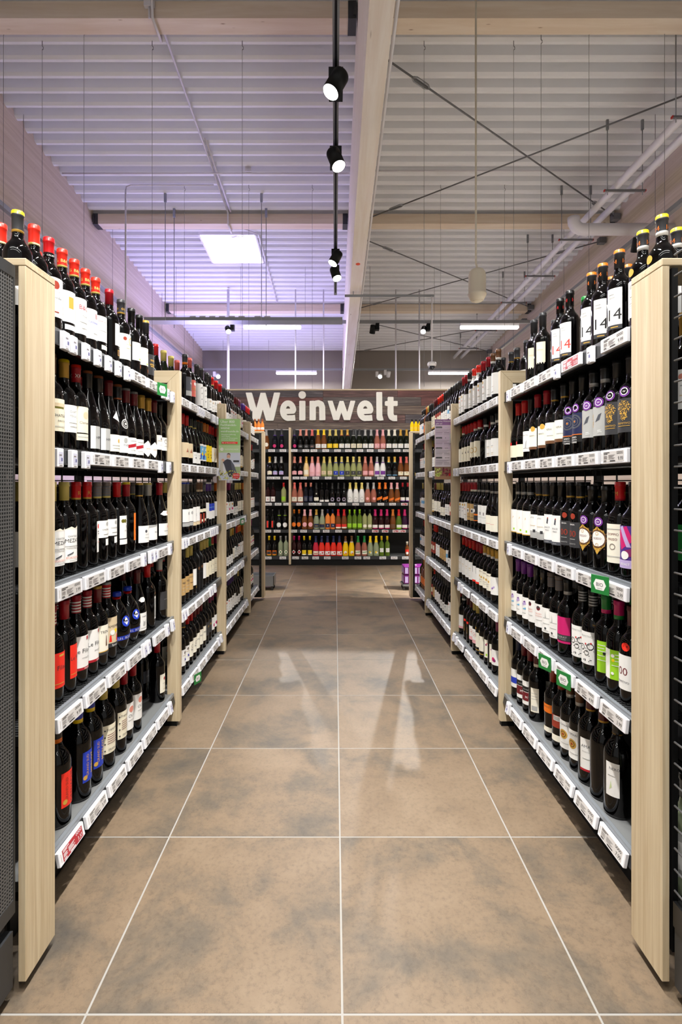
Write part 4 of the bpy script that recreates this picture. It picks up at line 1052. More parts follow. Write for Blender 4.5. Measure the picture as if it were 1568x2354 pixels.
style('g2', 'bdx', 'black+silver', 'p grey -62 62 .058 .158;p silver -60 60 .0585 .158;y slate -6,.105 20,.112 30,.135 14,.13;v VELTA -20 .11 .016 gold;p white 8 26 .075 .077;p white 8 30 .07 .072;d purple 14 .172 .017;o white 14 .172 .012;t W 14 .168 .010 white', 'silver heron label and purple disc')
style('g3', 'bdx', 'black', 'p navy -62 62 .078 .158;o slate 4 .126 .026;o slate 4 .126 .016;d slate 4 .126 .008;d orange 4 .126 .003;p orange -62 62 .0765 .079;p black -62 62 .05 .0765;t ANIO 0 .064 .010 white;t PRIMITIVO 0 .056 .006 white;t TORRE 0 .046 .009 white;d purple 8 .176 .016;o white 8 .176 .011', 'navy mosaic label and purple disc')
style('g4', 'bdx', 'black+gold', 'p ivory -60 60 .075 .150;t NERA 4 .118 .011 charcoal;p brown -60 60 .062 .075;p silver -10 34 .095 .097', 'white label with brown foot')
style('g5', 'bdx', 'crimson', 'p ivory -60 40 .062 .145;d gold 10 .142 .012;t PRIMITI 0 .108 .009 charcoal;p brown -60 40 .05 .062', 'crimson capsule and gold medal label')
style('g6', 'bdx', 'black', 'p white -60 62 .045 .140;t TENUTO 0 .118 .009 slate;y silver 0,.06 14,.06 18,.1 8,.09;p silver -20 44 .06 .062', 'black capsule and tall white tree label')
style('g7', 'bur', 'red', 'p cream -60 50 .025 .085;p red -60 -10 .085 .1', 'glossy red capsule and cream label')
style('h1', 'bdx', 'black', 'p violet -60 62 .035 .165;y magenta -50,.15 10,.165 40,.12 -20,.09;y lilac -30,.16 -10,.165 30,.1 10,.1;y plum 0,.09 50,.1 60,.075 10,.07;p lilac -60 62 .035 .06;d white 0 .075 .013;t BEEAST 0 .044 .010 white', 'swirling violet and magenta label')
style('h2', 'bdx', 'red+crimson@M:gold', 'p ivory -62 62 .04 .165;t DOPPIO 0 .128 .011 maroon;t PASSO 0 .112 .011 maroon;o taupe 0 .092 .010;p silver -40 44 .148 .15;p silver -40 40 .06 .062', 'red gold-crested capsule and ivory vine label')
style('h3', 'squat', 'black', 'y gold -42,.11 -30,.135 -12,.142 0,.152 12,.142 30,.135 42,.11 34,.085 14,.07 0,.055 -14,.07 -34,.085;s brown 0 .104 .040 60;o brown 0 .108 .031;d white 0 .108 .026;t ROSSO 0 .106 .010 maroon;o gold 0 .126 .006;o gold 0 .088 .006;d purple 6 .166 .016;o white 6 .166 .011;t W 6 .162 .010 white', 'white roundel in gold scrollwork')
style('h4', 'bdx', 'black+gold', 'p charcoal -62 62 .055 .15;t 00 0 .095 .034 rust;t SENSA 0 .138 .008 white;p silver -20 20 .085 .087;t SALENTO 0 .066 .007 silver;d rust 4 .172 .011', 'dark label with rust 00 and red seal')
style('h5', 'bdx', 'black', 'p white -60 62 .058 .165;y slate -2,.128 10,.125 14,.145 4,.150;d rust 10 .150 .003;t DOLCE 2 .108 .009 slate;t FINO 4 .096 .009 slate;p slate -60 62 .045 .058;t RINA 4 .048 .008 silver', 'white bird label with slate foot')
style('h6', 'bdx', 'charcoal+gold', 'p white -60 62 .05 .155;t ATTO 0 .138 .009 slate;p silver -60 62 .052 .082;p charcoal 10 30 .075 .088;p beige -30 30 .105 .107', 'white label with small charcoal square')
style('h7', 'bdx', 'black+silver', 'p white -60 62 .055 .165;y gold 2,.12 10,.128 8,.135;p lime 10 22 .064 .074;p gold -60 62 .051 .055', 'black capsule with pale band and bright white label')
style('i1', 'bdx', 'wine', 'p white -62 62 .045 .152;t 00 -4 .09 .034 maroon;t PRIMITIVO -4 .066 .009 slate;d scarlet 10 .178 .013', 'white label with large 00 and red seal')
style('i2', 'bdx', 'magenta+green', 'p white -62 0 .05 .145;p lime 0 64 .05 .145;d white 14 .126 .006;d yellow 16 .112 .005;p white 24 50 .13 .132;p white 24 50 .12 .122;p white 24 50 .11 .112;p white 10 50 .095 .097;d white 14 .07 .005;t BIO -28 .126 .010 silver', 'magenta-green capsule and white-green label')
style('i3', 'bdx', 'green+magenta', 'p lime -8 44 .045 .15;p white -4 36 .135 .137;p white -4 30 .125 .127;p white -4 38 .115 .117;p white -4 32 .1 .102;p white -4 38 .085 .087;d darkgreen 30 .11 .005', 'magenta-green capsule and lime back label')
DOTS = ';'.join('d black %d %.3f .0018' % (random.Random(q * 7).randint(-50, 54), random.Random(q * 13 + 1).uniform(.047, .118)) for q in range(34))
style('i4', 'bdx', 'black~silver', 'p white -60 62 .04 .155;t PRIMITIVO 4 .135 .010 silver;o black -22 .098 .011;o black 26 .104 .012;o black 6 .08 .009;d red 2 .112 .003;d red 30 .116 .003;' + DOTS + ';y charcoal 30,.182 46,.193 62,.182 46,.171;t ier 46 .179 .010 gold', 'spotted capsule and dotted flower label')
style('i5', 'bdx', 'black+silver', 'p magenta -56 62 .052 .155;p charcoal -56 62 .063 .085;t LIN&RAY 6 .072 .012 silver;t CIOCCOLATO 6 .065 .006 silver;p black -56 62 .0615 .063', 'black capsule and magenta label with black stripe')
style('i6', 'bdx', 'taupe~grey', 'p white -58 60 .048 .152;y silver 6,.11 10,.14 14,.11;p silver -10 44 .108 .11;p silver -10 40 .085 .087;d charcoal 10 .066 .005;p silver -6 30 .056 .058', 'taupe foil capsule and tower label')
style('i7', 'bdx', 'black@o:gold', 'p white -60 60 .05 .15;d maroon 4 .132 .010;d charcoal 4 .136 .006;t MAURO 4 .105 .009 rose;t ARGENTINO 4 .096 .006 rose;p silver -16 30 .08 .082', 'black capsule with gold emblem and crest label')
style('i8', 'bdx', 'purple', 'p white -60 60 .045 .145;y lilac -20,.115 16,.125 22,.112 -14,.104;y purple -12,.122 12,.13 16,.122;y skyblue -16,.09 20,.098 20,.088;p silver -20 20 .07 .072', 'purple capsule and lilac brushstroke label')
style('j1', 'big', 'black+black@SANTORO:gold', 'p white 4 60 .07 .178;t NERO 40 .155 .012 slate;y palegreen 20,.09 30,.1 26,.12;p silver 14 44 .135 .137', 'gold-lettered black neck and narrow white label')
style('j2', 'big', 'wine+gold', 'p ivory 44 70 .06 .165', 'wine-red gold-banded capsule and turned label')
style('j3', 'big', 'wine+gold', 'p white -6 58 .052 .168;t AMATI 30 .135 .015 slate;t PRIMITIVO 26 .118 .007 silver;p crimson -6 58 .052 .060;p silver 8 40 .095 .097', 'wine-red gold-banded capsule and red-footed white label')
style('j4', 'bdx', 'brown+silver', 'p white -50 62 .045 .152;t SOMARI 6 .132 .011 slate;d gold 4 .1 .018;d brown 4 .1 .012;d gold 4 .1 .009;d rust 4 .1 .005;p silver -10 40 .065 .067', 'brown silver-banded capsule and golden flower label')
style('j5', 'bdx', 'rust^orange', 'p orange -50 60 .115 .150;t SHIRAZ 4 .135 .010 brown;p ivory -50 60 .035 .055', 'orange capsule, orange and ivory labels')
style('j6', 'bdx', 'rust^orange', 'p rust -20 62 .09 .14;p white 0 44 .118 .138;p silver 4 40 .12 .136;p ivory -20 50 .035 .06', 'orange capsule and barcode label')
style('j7', 'bdx', 'wine+ivory', 'p ivory 4 60 .042 .15;p silver 10 50 .125 .127;p silver 10 50 .112 .114;p silver 10 50 .1 .102;p silver 12 50 .05 .07', 'wine-red capsule with band and cream text label')
style('j8', 'bdx', 'maroon', 'p white -20 60 .04 .15;p black -20 60 .1 .125;t SAMARO 24 .108 .009 silver;p maroon -18 58 .058 .098;t M 24 .07 .016 white', 'maroon capsule and maroon-white label')
style('j9', 'bdx', 'navy', 'p white -40 40 .06 .15;p blue -40 40 .08 .11', 'navy capsule and blue-white label')
# ---- second bays
style('k1', 'bdx', 'charcoal+orange', 'p slate -40 60 .085 .165;t los 20 .125 .018 white;p silver -40 60 .055 .084', 'orange-banded capsule and slate label')
style('k2', 'bdx', 'salmon', 'p salmon -60 60 .065 .165;d white 14 .143 .010;p gold -20 40 .115 .118;p gold -20 44 .105 .108;p gold -10 36 .085 .087', 'salmon capsule and salmon-red label')
style('k3', 'bdx', 'charcoal', 'p white -70 70 .035 .175;y slate -6,.15 10,.15 4,.16;p slate -20 20 .147 .1485;y slate 6,.115 20,.115 16,.123;p slate -14 22 .113 .1145;y slate -8,.075 8,.075 2,.084', 'charcoal capsule and tall sketched white label')
style('k4', 'bdx', 'charcoal', 'L white .04 .12 60', 'charcoal capsule and low white label')
style('k5', 'bdx', 'red+palegold', 'L white .05 .13 60', 'red gold-rimmed capsule and white label')
style('k6', 'bur', 'red', 'p beige -60 60 .045 .13;y rust -10,.075 6,.075 2,.1;y charcoal 10,.075 20,.075 16,.094', 'glossy red capsule and beige folk-art label')
style('k7', 'bur', 'black+palegold', 'p white -60 60 .018 .085;d slate 4 .05 .006;p silver -20 26 .066 .068', 'black yellow-banded capsule and low white label')
style('k8', 'bdx', 'black^copper', 'p skyblue -60 60 .045 .145;y yellow -30,.08 10,.1 30,.07;y white -10,.11 20,.13 40,.1;y blue -50,.06 -10,.09 -20,.05;p white -60 60 .135 .147;p white -60 60 .04 .048', 'copper-topped capsule and blue picture label')
style('k9', 'bdx', 'amber^orange', 'p yellow -62 62 .04 .15;d charcoal 0 .11 .004;y charcoal -10,.085 0,.1 -4,.08;y charcoal 4,.085 14,.1 10,.075;d charcoal 2 .07 .005', 'amber capsule and yellow dancing-figure label')
style('k10', 'bdx', 'red', 'p ivory -62 62 .045 .145;p beige 0 62 .045 .145;y slate 4,.13 30,.138 50,.13 30,.126;d gold 20 .1 .012;p slate 10 40 .058 .063', 'red capsule and ivory collage label')
style('l1', 'bdx', 'grey^blue', 'p white -60 62 .07 .145;d silver 10 .12 .010;p charcoal -60 62 .066 .0695;p silver -60 62 .045 .066', 'grey blue-topped capsule and striped white label')
style('l2', 'bdx', 'black', 'p white -60 62 .06 .15;t S 10 .095 .022 slate;p beige -60 62 .038 .058', 'black capsule and white S label')
style('l3', 'bdx', 'brown+beige', 'p cream -30 30 .11 .13;p rust -44 -10 .04 .1;p rust 16 48 .04 .1;p cream -10 16 .05 .065', 'brown capsule and orange striped label')
style('l4', 'bdx', 'charcoal~grey', 'p white -62 62 .06 .165;p magenta 50 66 .11 .155', 'charcoal ribbed capsule and tall white label')
style('l5', 'bdx', 'violet^white', 'p blue -62 62 .105 .155;t NEVRO 4 .125 .012 skyblue;p white -62 62 .05 .105', 'violet capsule and blue-white label')
style('m1', 'bdx', 'palegold', 'p kraft -64 64 .05 .145;t ARGENTO 4 .122 .012 charcoal;p brown -30 30 .09 .094;p rust 10 44 .075 .077', 'pale gold capsule and kraft paper label')
style('m2', 'bdx', 'black', 'L kraft .05 .145 64;t ARGO 0 .115 .014 charcoal', 'black capsule and kraft paper label')
style('m3', 'tall', 'black', 'd brown 4 .15 .010;p charcoal -40 40 .118 .12', 'matt black unlabelled body', 'matt')
style('m4', 'bdx', 'palegold', 'p white -40 60 .06 .16;p gold 20 50 .04 .055', 'pale gold capsule and narrow white label')
style('m5', 'bdx', 'palegold', 'p cream -60 60 .055 .15;y charcoal 4,.1 12,.12 6,.12', 'pale gold capsule and cream label')
style('m6', 'bdx', 'green', 'L cream .05 .15 60', 'green capsule and cream label')
style('n1', 'bdx', 'charcoal+gold', 'L white .05 .14 60;d blue 4 .085 .006;d violet 12 .08 .005', 'dark capsule and blue flower label')
style('n2', 'bdx', 'red', 'p ivory -60 62 .05 .14;t Bu 4 .085 .016 slate;o taupe 10 .11 .010', 'red capsule and ivory ring label')
style('n3', 'bdx', 'maroon', 'p ivory -60 62 .05 .145;t MUCA 6 .1 .018 charcoal;p scarlet 56 64 .11 .145', 'maroon capsule and ivory red-cornered label')
style('n4', 'bdx', 'black', 'p charcoal -50 50 .06 .15;t M 4 .11 .022 gold', 'black capsule and black-gold label')
style('n5', 'bdx', 'plum', 'p white -60 62 .055 .14;d magenta 4 .085 .012;d plum 16 .08 .009', 'plum capsule and pink blossom label')
style('o1', 'bdx', 'brown+white', 'L white .045 .165 64', 'brown white-banded capsule and large white label')
style('o2', 'bdx', 'crimson', 'L white .04 .165 66;d rose 0 .12 .006', 'crimson capsule and large white label')
style('o3', 'bdx', 'scarlet+white', 'L white .04 .165 66;p white -70 70 .20 .24', 'scarlet white-wrapped capsule and large label')
style('o4', 'bdx', 'black+white', 'L white .05 .15 64', 'black white-banded capsule and white label')
style('o5', 'bdx', 'black+white', 'p white 40 66 .05 .16', 'black white-banded capsule and turned label')
style('o6', 'bdx', 'red+ivory', 'p cream -62 62 .065 .165;o gold 0 .11 .018;y cream -40,.065 -34,.055 -28,.065;y cream -6,.065 0,.055 6,.065;y cream 28,.065 34,.055 40,.065', 'red ivory-banded capsule and cream sun label')
style('o7', 'bdx', 'red', 'p cream -62 62 .045 .145;y charcoal -2,.1 12,.1 6,.118', 'red capsule and cream figure label')
style('o8', 'bdx', 'red+ivory', 'p ivory -62 62 .045 .14;p scarlet -62 -40 .045 .07;p scarlet -62 -40 .13 .142', 'red banded capsule and red-cornered ivory label')
style('q1', 'bur', 'black+silver', 'p pink -60 60 .02 .11;p ivory -60 60 .0205 .11;p rose -20 30 .06 .062', 'black silver-banded capsule and low blush label')
style('q2', 'bdx', 'black+silver', 'p white -60 62 .05 .16;p charcoal 6 22 .1 .118;p silver -20 40 .085 .087', 'black silver-banded capsule and white code label')
style('q3', 'bdx', 'black+silver', 'p charcoal -60 62 .055 .165;d white -20 .12 .012;p orange -20 40 .09 .1;p orange -60 62 .055 .06;p silver -20 20 .15 .155', 'charcoal label with orange stripe')
style('q4', 'bdx', 'crimson+ivory', 'p kraft -60 62 .05 .16;p white -10 24 .1 .128;p charcoal -4 14 .105 .122;p charcoal -60 62 .07 .0725', 'crimson ivory-banded capsule and kraft picture label')
style('q5', 'bdx', 'crimson', 'p white -60 62 .05 .16;d gold 6 .145 .008;t OLE 4 .12 .014 slate;y slate -6,.1 14,.1 4,.106', 'crimson capsule and white gold-seal label')
style('r1', 'bdx', 'gold+white@o:brown', 'p ivory -62 62 .055 .155;t LAMPELLA 4 .138 .012 brown;y gold -20,.118 -4,.122 6,.112 -12,.106;y gold 10,.112 26,.115 30,.104 16,.1;t CHIANTI 4 .088 .008 slate;p silver -20 26 .078 .08', 'gold white-banded capsule and golden leaf label')
style('r2', 'bdx', 'gold+white', 'p white -62 62 .05 .15;y lilac -10,.085 30,.1 34,.09 0,.078;y purple 0,.082 20,.09 10,.078', 'gold white-banded capsule and lilac stroke label')
style('r3', 'bdx', 'crimson', 'p white -60 62 .055 .15;p black -22 -14 .11 .15;p scarlet -60 62 .05 .062', 'crimson capsule and white label with red foot')
style('r4', 'bdx', 'red@R:gold', 'L white .045 .16 64', 'bright red capsule and broad white label')
style('s1', 'bdx', 'black', 'p ivory 4 60 .045 .15;d plum 26 .12 .006;d rose 36 .128 .005;p lime 24 40 .055 .068', 'black capsule and blossom strip label')
style('s2', 'bdx', 'palegold', 'p white -60 62 .05 .14;p pink -60 62 .05 .072;o rose 6 .11 .010;o rose 20 .1 .008', 'pale gold capsule and pink-footed label')
style('s3', 'bdx', 'black', 'p ivory -30 62 .05 .14;p charcoal -30 -16 .11 .16;d gold -20 .165 .008;p gold -60 62 .03 .034', 'black capsule and ivory notched label')
style('s4', 'bdx', 'wine', 'p scarlet -6 24 .13 .145;v VERACITY 10 .085 .010 gold', 'wine-red capsule and scarlet square')
style('s5', 'bdx', 'charcoal+white', 'p white -40 50 .06 .14;p pink -40 50 .045 .06', 'white-banded capsule and white-pink label')
# ---- assorted for the far bays
for i, (c, l, d) in enumerate((('red', 'L white .05 .15 60', 'red capsule and white label'), ('crimson+palegold', 'L cream .05 .15 60', 'crimson capsule and cream label'), ('charcoal', 'L white .045 .13 60', 'charcoal capsule and white label'),
                               ('palegold', 'L ivory .05 .14 60', 'pale gold capsule and ivory label'), ('violet', 'L white .04 .14 60', 'violet capsule and white label'), ('orange', 'L white .05 .15 58', 'orange capsule and white label'),
                               ('black+silver', 'L white .05 .15 60', 'silver-banded capsule and white label'), ('scarlet', 'p rust -60 60 .05 .15;p cream -20 20 .08 .12', 'scarlet capsule and rust label'), ('maroon', 'L cream .05 .15 60;p gold -60 60 .038 .05', 'maroon capsule and gold-footed label'),
                               ('black', 'L kraft .05 .14 60', 'black capsule and kraft label'), ('gold', 'L white .05 .145 60;p teal 10 60 .11 .15', 'gold capsule and teal-cornered label'), ('plum', 'L white .05 .145 60;d magenta 0 .09 .010', 'plum capsule and pink dot label'))):
    style('z%d' % i, 'bdx', c, l, d)
style('z12', 'bur', 'charcoal', 'L white .03 .1 60', 'charcoal capsule, sloping shoulders, white label')
style('z13', 'bur', 'black', 'L ivory .03 .1 60', 'black capsule, sloping shoulders, ivory label')
style('z14', 'bdx', 'black', 'p white -60 60 .05 .15;p skyblue -60 60 .09 .12', 'black capsule and blue-striped label')
style('z15', 'bdx', 'amber', 'p orange -50 50 .05 .12', 'amber bottle with orange label', 'amber')
# ---- rows: (photo x of the bottle axis, style), front rank; 'b:' marks bottles of the second rank
ROW = {
 (-1, 0): '26 a1 61 a2 106 a3 134 a4 157 a5 182 a6 213 a7 251 a8 278 a9 302 a10 320 a10 334 a11 b:2 a2 b:84 a2 b:145 a7 b:196 a7 b:236 a9',
 (-1, 1): '121 b1 137 b2 164 b3 210 b4 230 b4 259 b5 278 b6 296 b7 313 b7 329 b8 344 b8 365 b9 376 b10 b:179 b3 b:245 b4 b:353 b9',
 (-1, 2): '117 c1 140 c1 172 c2 188 c3 212 c4 230 c4 268 c5 290 c6 320 c7 340 c8 367 c9 b:155 c4 b:244 c5 b:252 c4 b:303 c4 b:331 c8 b:378 c1 b:358 b10',
 (-1, 3): '117 d1 140 d2 168 d3 199 d3 217 d4 236 d5 262 d6 287 d6 314 d7 338 d8 366 d9 b:128 d3 b:156 d3 b:248 d7 b:281 d7 b:299 d7 b:325 d7 b:346 d8 b:358 d9 b:373 d9',
 (-1, 4): '130 e1 179 e2 200 e2 237 e3 265 e3 281 e4 305 e4 361 e5 b:324 e6 b:150 e2 b:372 e4',
 (1, 0): '1522 f1 1478 f1 1424 f2 1386 f2 1362 f2 1310 f5 1288 f5 1248 f6 1228 f6 b:1556 f1 b:1443 f3 b:1406 f2 b:1346 f4 b:1326 f5',
 (1, 1): '1452 g1 1423 g1 1397 g2 1368 g2 1346 g3 1319 g3 1299 g4 1276 g4 1258 g5 1237 g5 1210 g6 1193 g7 1182 g7 b:1282 g4 b:1226 g6',
 (1, 2): '1458 h1 1432 h2 1403 h3 1363 h3 1335 h4 1312 h4 1294 h5 1276 h5 1259 h6 1242 h6 1215 h7 1201 h7 1184 h7 b:1375 h4 b:1348 h4 b:1225 h6',
 (1, 3): '1455 i1 1428 i2 1394 i3 1364 i4 1342 i4 1304 i5 1282 i6 1264 i6 1235 i7 1218 i7 1206 i8 1195 i8 1184 i8 b:1325 i6 b:1380 i4 b:1410 i4 b:1254 i7',
 (1, 4): '1420 j1 1392 j2 1366 j3 1339 j4 1319 j4 1298 j6 1279 j5 1232 j7 1215 j8 1206 j8 1196 j9 b:1263 j7',
}
ROW2 = {   # second bays: position along the bay is read off the photo the same way
 (-1, 0): '425 k1 435 k2 452 k3 462 k3 475 k4 481 k4 488 k5 b:357 a12 b:367 a13 b:376 a14 b:393 a14 b:407 k2',
 (-1, 1): '421 k6 429 k6 438 k7 446 k7 455 k8 464 k8 472 k9 480 k9 488 k10 495 k10 b:475 k10',
 (-1, 2): '421 l1 430 l1 438 l2 447 l2 453 l3 460 l3 467 l4 476 l5 483 l5 491 l4 b:440 l2 b:478 l4',
 (-1, 3): '415 m2 424 m2 432 m1 440 m4 448 m3 456 m3 466 m4 475 m5 482 m5 489 m6 496 z1',
 (-1, 4): '413 n1 421 n1 430 n1 437 n2 443 n2 450 n3 458 n3 466 n3 475 n4 482 n4 489 n5 495 n5',
 (1, 0): '1146 o1 1134 o1 1124 o2 1112 o2 1101 o3 1091 o3 1080 o4 1071 o2 1063 o2 b:1211 f8 b:1200 f8 b:1189 f7 b:1176 f7 b:1157 f8',
 (1, 1): '1145 o4 1134 o4 1118 o5 1104 o6 1094 o6 1084 o7 1076 o7 1070 o7 1064 o8',
 (1, 2): '1144 q1 1134 q1 1122 q2 1113 q2 1103 q3 1094 q4 1086 q4 1078 o2 1071 q5 1064 q5',
 (1, 3): '1144 r2 1134 r1 1125 r1 1117 r1 1108 r3 1100 r3 1091 r4 1083 r4 1075 r4 1067 r4',
 (1, 4): '1146 n5 1138 s1 1128 s1 1116 s3 1108 s3 1100 s2 1093 s2 1085 s4 1078 s4 1066 s5',
}
XB = {-1: XR[-1] + .060, 1: XR[1] + .060}
BOT = []      # (rank, y, side, bay, shelf, style, x, z, rot)
br = random.Random(21)
def rot_for(s): 
    a = math.radians(br.uniform(8, 26))
    return -a if s < 0 else math.pi + a
def bay_of(y):
    for k, (a, b) in enumerate(BAYS):
        if y < b + .02: return k
    return 3
for table, bk in ((ROW, 0), (ROW2, 1)):
    for (s, j), spec in table.items():
        w = spec.split(); items = [(w[i], w[i + 1]) for i in range(0, len(w), 2)]
        front = []
        for pos, key in items:
            rank = 1 if pos.startswith('b:') else 0
            px = float(pos.replace('b:', ''))
            xb = s * (XB[s] + (.092 if rank else 0))
            y = xb * F_PX / (px - VX)
            if rank == 0: front.append([y, key])
            else: BOT.append([1, y, s, bk, j, key, xb])
        front.sort()
        if bk == 0 and front[0][0] < BAYS[0][0] + .042: front[0][0] = BAYS[0][0] + .042
        # keep neighbours from touching: push along the shelf towards the rear where the reading was too tight
        for i in range(len(front)):
            y, key = front[i]
            if i:
                need = SHAPES[ST[front[i - 1][1]][0]]['R'] + SHAPES[ST[key][0]]['R'] + .0022
                y = max(y, front[i - 1][0] + need)
            front[i][0] = y
        lo, hi = BAYS[bk][0], BAYS[bk][1]
        if front and front[-1][0] > hi - .04:
            front[-1][0] = min(front[-1][0], hi - .038)
            for i in range(len(front) - 2, -1, -1):
                need = SHAPES[ST[front[i][1]][0]]['R'] + SHAPES[ST[front[i + 1][1]][0]]['R'] + .0022
                front[i][0] = min(front[i][0], front[i + 1][0] - need)
        for y, key in front:
            if y > lo + .02: BOT.append([0, y, s, bk, j, key, s * XB[s]])
# far bays
POOL = {(-1, 2): ['z4', 'z5', 'z0', 'z2', 'z10', 'z8', 'z12', 'z3', 'z6', 'z11'], (1, 2): ['z2', 'z13', 'z0', 'z6', 'z3', 'z7', 'z8', 'z12', 'z14', 'z9'],
        (-1, 3): ['z0', 'z2', 'z6', 'z11', 'z4', 'z15'], (1, 3): ['z6', 'z2', 'z14', 'z0', 'z15', 'z3']}
for (s, k), pool in POOL.items():
    y0, y1 = BAYS[k]
    for j in range(5):
        y = y0 + .045; q = pool[:]; br.shuffle(q); key = q.pop(); run = br.randint(2, 3)
        while y < y1 - .04:
            BOT.append([0, y, s, k, j, key, s * XB[s]])
            if br.random() < .5: BOT.append([1, y + br.uniform(-.005, .005), s, k, j, key, s * (XB[s] + .092)])
            run -= 1
            if run == 0:
                if not q: q = pool[:]; br.shuffle(q)
                key = q.pop(); run = br.randint(1, 3)
            y += .083 + (br.random() < .08) * .05
# fill the second rank behind the near bays where nothing is set
for b in [b for b in BOT if b[0] == 0 and b[3] < 2]:
    if b[4] == 4 and b[3] == 0: continue
    if br.random() < .62 and all(not (c[0] == 1 and c[2] == b[2] and c[4] == b[4] and abs(c[1] - b[1]) < .082) for c in BOT):
        BOT.append([1, b[1], b[2], b[3], b[4], b[5] if ST[b[5]][0] != 'flask' else 'd7', b[2] * (XB[b[2]] + .096)])
# second rank: no two closer than a bottle
seen = []; keep = []
for b in sorted(BOT, key=lambda b: (b[0], b[1])):
    if b[0] == 1 and any(c[0] == 1 and c[2] == b[2] and c[4] == b[4] and abs(c[1] - b[1]) < .081 for c in keep): continue
    if b[0] == 1 and any(c[0] == 0 and c[2] == b[2] and c[4] == b[4] and math.hypot(c[1] - b[1], c[6] - b[6]) < SHAPES[ST[c[5]][0]]['R'] + SHAPES[ST[b[5]][0]]['R'] + .003 for c in keep): continue
    keep.append(b)
BOT = keep

def papers(spec):
    """group the print tokens of a style into separate papers (pieces that do not touch)"""
    if spec in PAPERS: return PAPERS[spec]
    groups = []
    for tok in spec.split(';'):
        w = tok.split()
        if w[0] == 'L':
            z0, z1, hw = (float(w[2]), float(w[3]), float(w[4])) if len(w) > 4 else (.058, .158, 62)
            bb = (-hw, hw, z0, z1)
        elif w[0] == 'p': bb = tuple(map(float, w[2:6]))
        elif w[0] in 'tv': a, z = float(w[2]), float(w[3]); bb = (a - 2, a + 2, z - .001, z + .004)
        elif w[0] == 'y':
            q = [tuple(map(float, p.split(','))) for p in w[2:]]; bb = (min(p[0] for p in q), max(p[0] for p in q), min(p[1] for p in q), max(p[1] for p in q))
        else: a, z, r = float(w[2]), float(w[3]), float(w[4]); bb = (a - r * 1500, a + r * 1500, z - r, z + r)
        hit = [g for g in groups if any(b[0] <= bb[1] and bb[0] <= b[1] and b[2] <= bb[3] + .0012 and bb[2] <= b[3] + .0012 for b in g[0])]
        new = ([bb], [tok])
        for g in hit:
            new = (g[0] + new[0], g[1] + new[1]); groups.remove(g)
        groups.append(new)
    PAPERS[spec] = [';'.join(g[1]) for g in groups]
    return PAPERS[spec]
PAPERS = {}
DATA = {}
def data_of(key_mb):
    if id(key_mb) not in DATA: DATA[id(key_mb)] = key_mb.mesh('bottle_part')
    return DATA[id(key_mb)]
def put_bottle(name, key, loc, rot, label, cat, group=None, scale=1.0):
    shape, g, cap, lab, desc = ST[key]
    gm = glass_mesh(shape, g)
    o = link(name, data_of(gm), None, loc, (0, 0, rot))
    link('capsule', data_of(cap_mesh(shape, cap)), o)
    for one in (papers(lab) if lab else ()): link('label', data_of(label_mesh(shape, one)), o)
    if scale != 1: o.scale = (scale,) * 3
    tag(o, label, cat, group)
    return o
def shelf_z(j): return ZS[j] - .006 + (.0037 if j in (2, 3) else .0004)
MAXB = 300
order = sorted(BOT, key=lambda b: (b[0] * 1.3 + b[1]))
rest = []
for n, (rank, y, s, k, j, key, x) in enumerate(order):
    z = shelf_z(j) if k < 2 else ZS[j] - .0056
    a = rot_for(s)
    if n < MAXB:
        row = 'second row of ' if rank else ''
        lab = 'bottle with %s, %s%s, %s bay, %s' % (ST[key][4], row, SHELFNAME[j], BAYNAME[k], RACKNAME[s])
        if len(lab.split()) > 16: lab = lab.replace('bottle with ', '')
        if len(lab.split()) > 16: lab = lab.replace('second row of ', 'behind, ')
        put_bottle('wine_bottle', key, (x, y, z), a, lab, 'wine bottle', 'wine bottles on the %s, %s bay, %s' % (SHELFNAME[j], BAYNAME[k], RACKNAME[s]))
    else: rest.append((key, (x, y, z), a))
def merged(name, lst):
    V = []; F = []; MI = []; SM = []; mats = []; off = 0
    for key, loc, a in lst:
        shape, g, cap, lab, desc = ST[key]
        for mb in (glass_mesh(shape, g), cap_mesh(shape, cap), label_mesh(shape, lab)):
            c, sn = math.cos(a), math.sin(a)
            arr = np.array(mb.v); R = np.array([[c, sn, 0], [-sn, c, 0], [0, 0, 1]])
            V.append(arr @ R + np.array(loc))
            mp = []
            for m in mb.mats:
                if m not in mats: mats.append(m)
                mp.append(mats.index(m))
            F += [tuple(i + off for i in f) for f in mb.f]; MI += [mp[i] for i in mb.m]; SM += mb.s
            off += len(mb.v)
    me = bpy.data.meshes.new(name); me.from_pydata(np.concatenate(V).tolist(), [], F); me.update()
    me.polygons.foreach_set('material_index', MI); me.polygons.foreach_set('use_smooth', SM)
    for m in mats: me.materials.append(m)
    return link(name, me)
if rest:
    tag(merged('distant_wine_bottles', rest), 'remaining wine bottles in the rear bays and back ranks of both racks', 'wine bottles', None, 'stuff')

# bottles on the far end slabs
style('y1', 'mini', 'copper', 'L white .03 .07 60', 'orange liqueur miniature', 'orangejuice')
style('y2', 'mini', 'black^black', 'L yellow .03 .08 60', 'yellow liqueur bottle', 'yellowjuice')
for k, d in enumerate((.024, .064, .104)):
    put_bottle('liqueur_bottle', 'y1', (-(XE[-1] + d), 5.48, 1.7955), -1.2, 'small bottle with copper cap and orange liqueur on far oak slab', 'liqueur bottle', 'orange liqueur on the far oak slab', .62)
for k, d in enumerate((.026, .068, .110)):
    put_bottle('liqueur_bottle', 'y2', (XE[1] + d, 5.48, 1.7955), -1.9, 'small bottle with black cap and yellow liqueur on far oak slab', 'liqueur bottle', 'yellow liqueur on the far oak slab', .62)

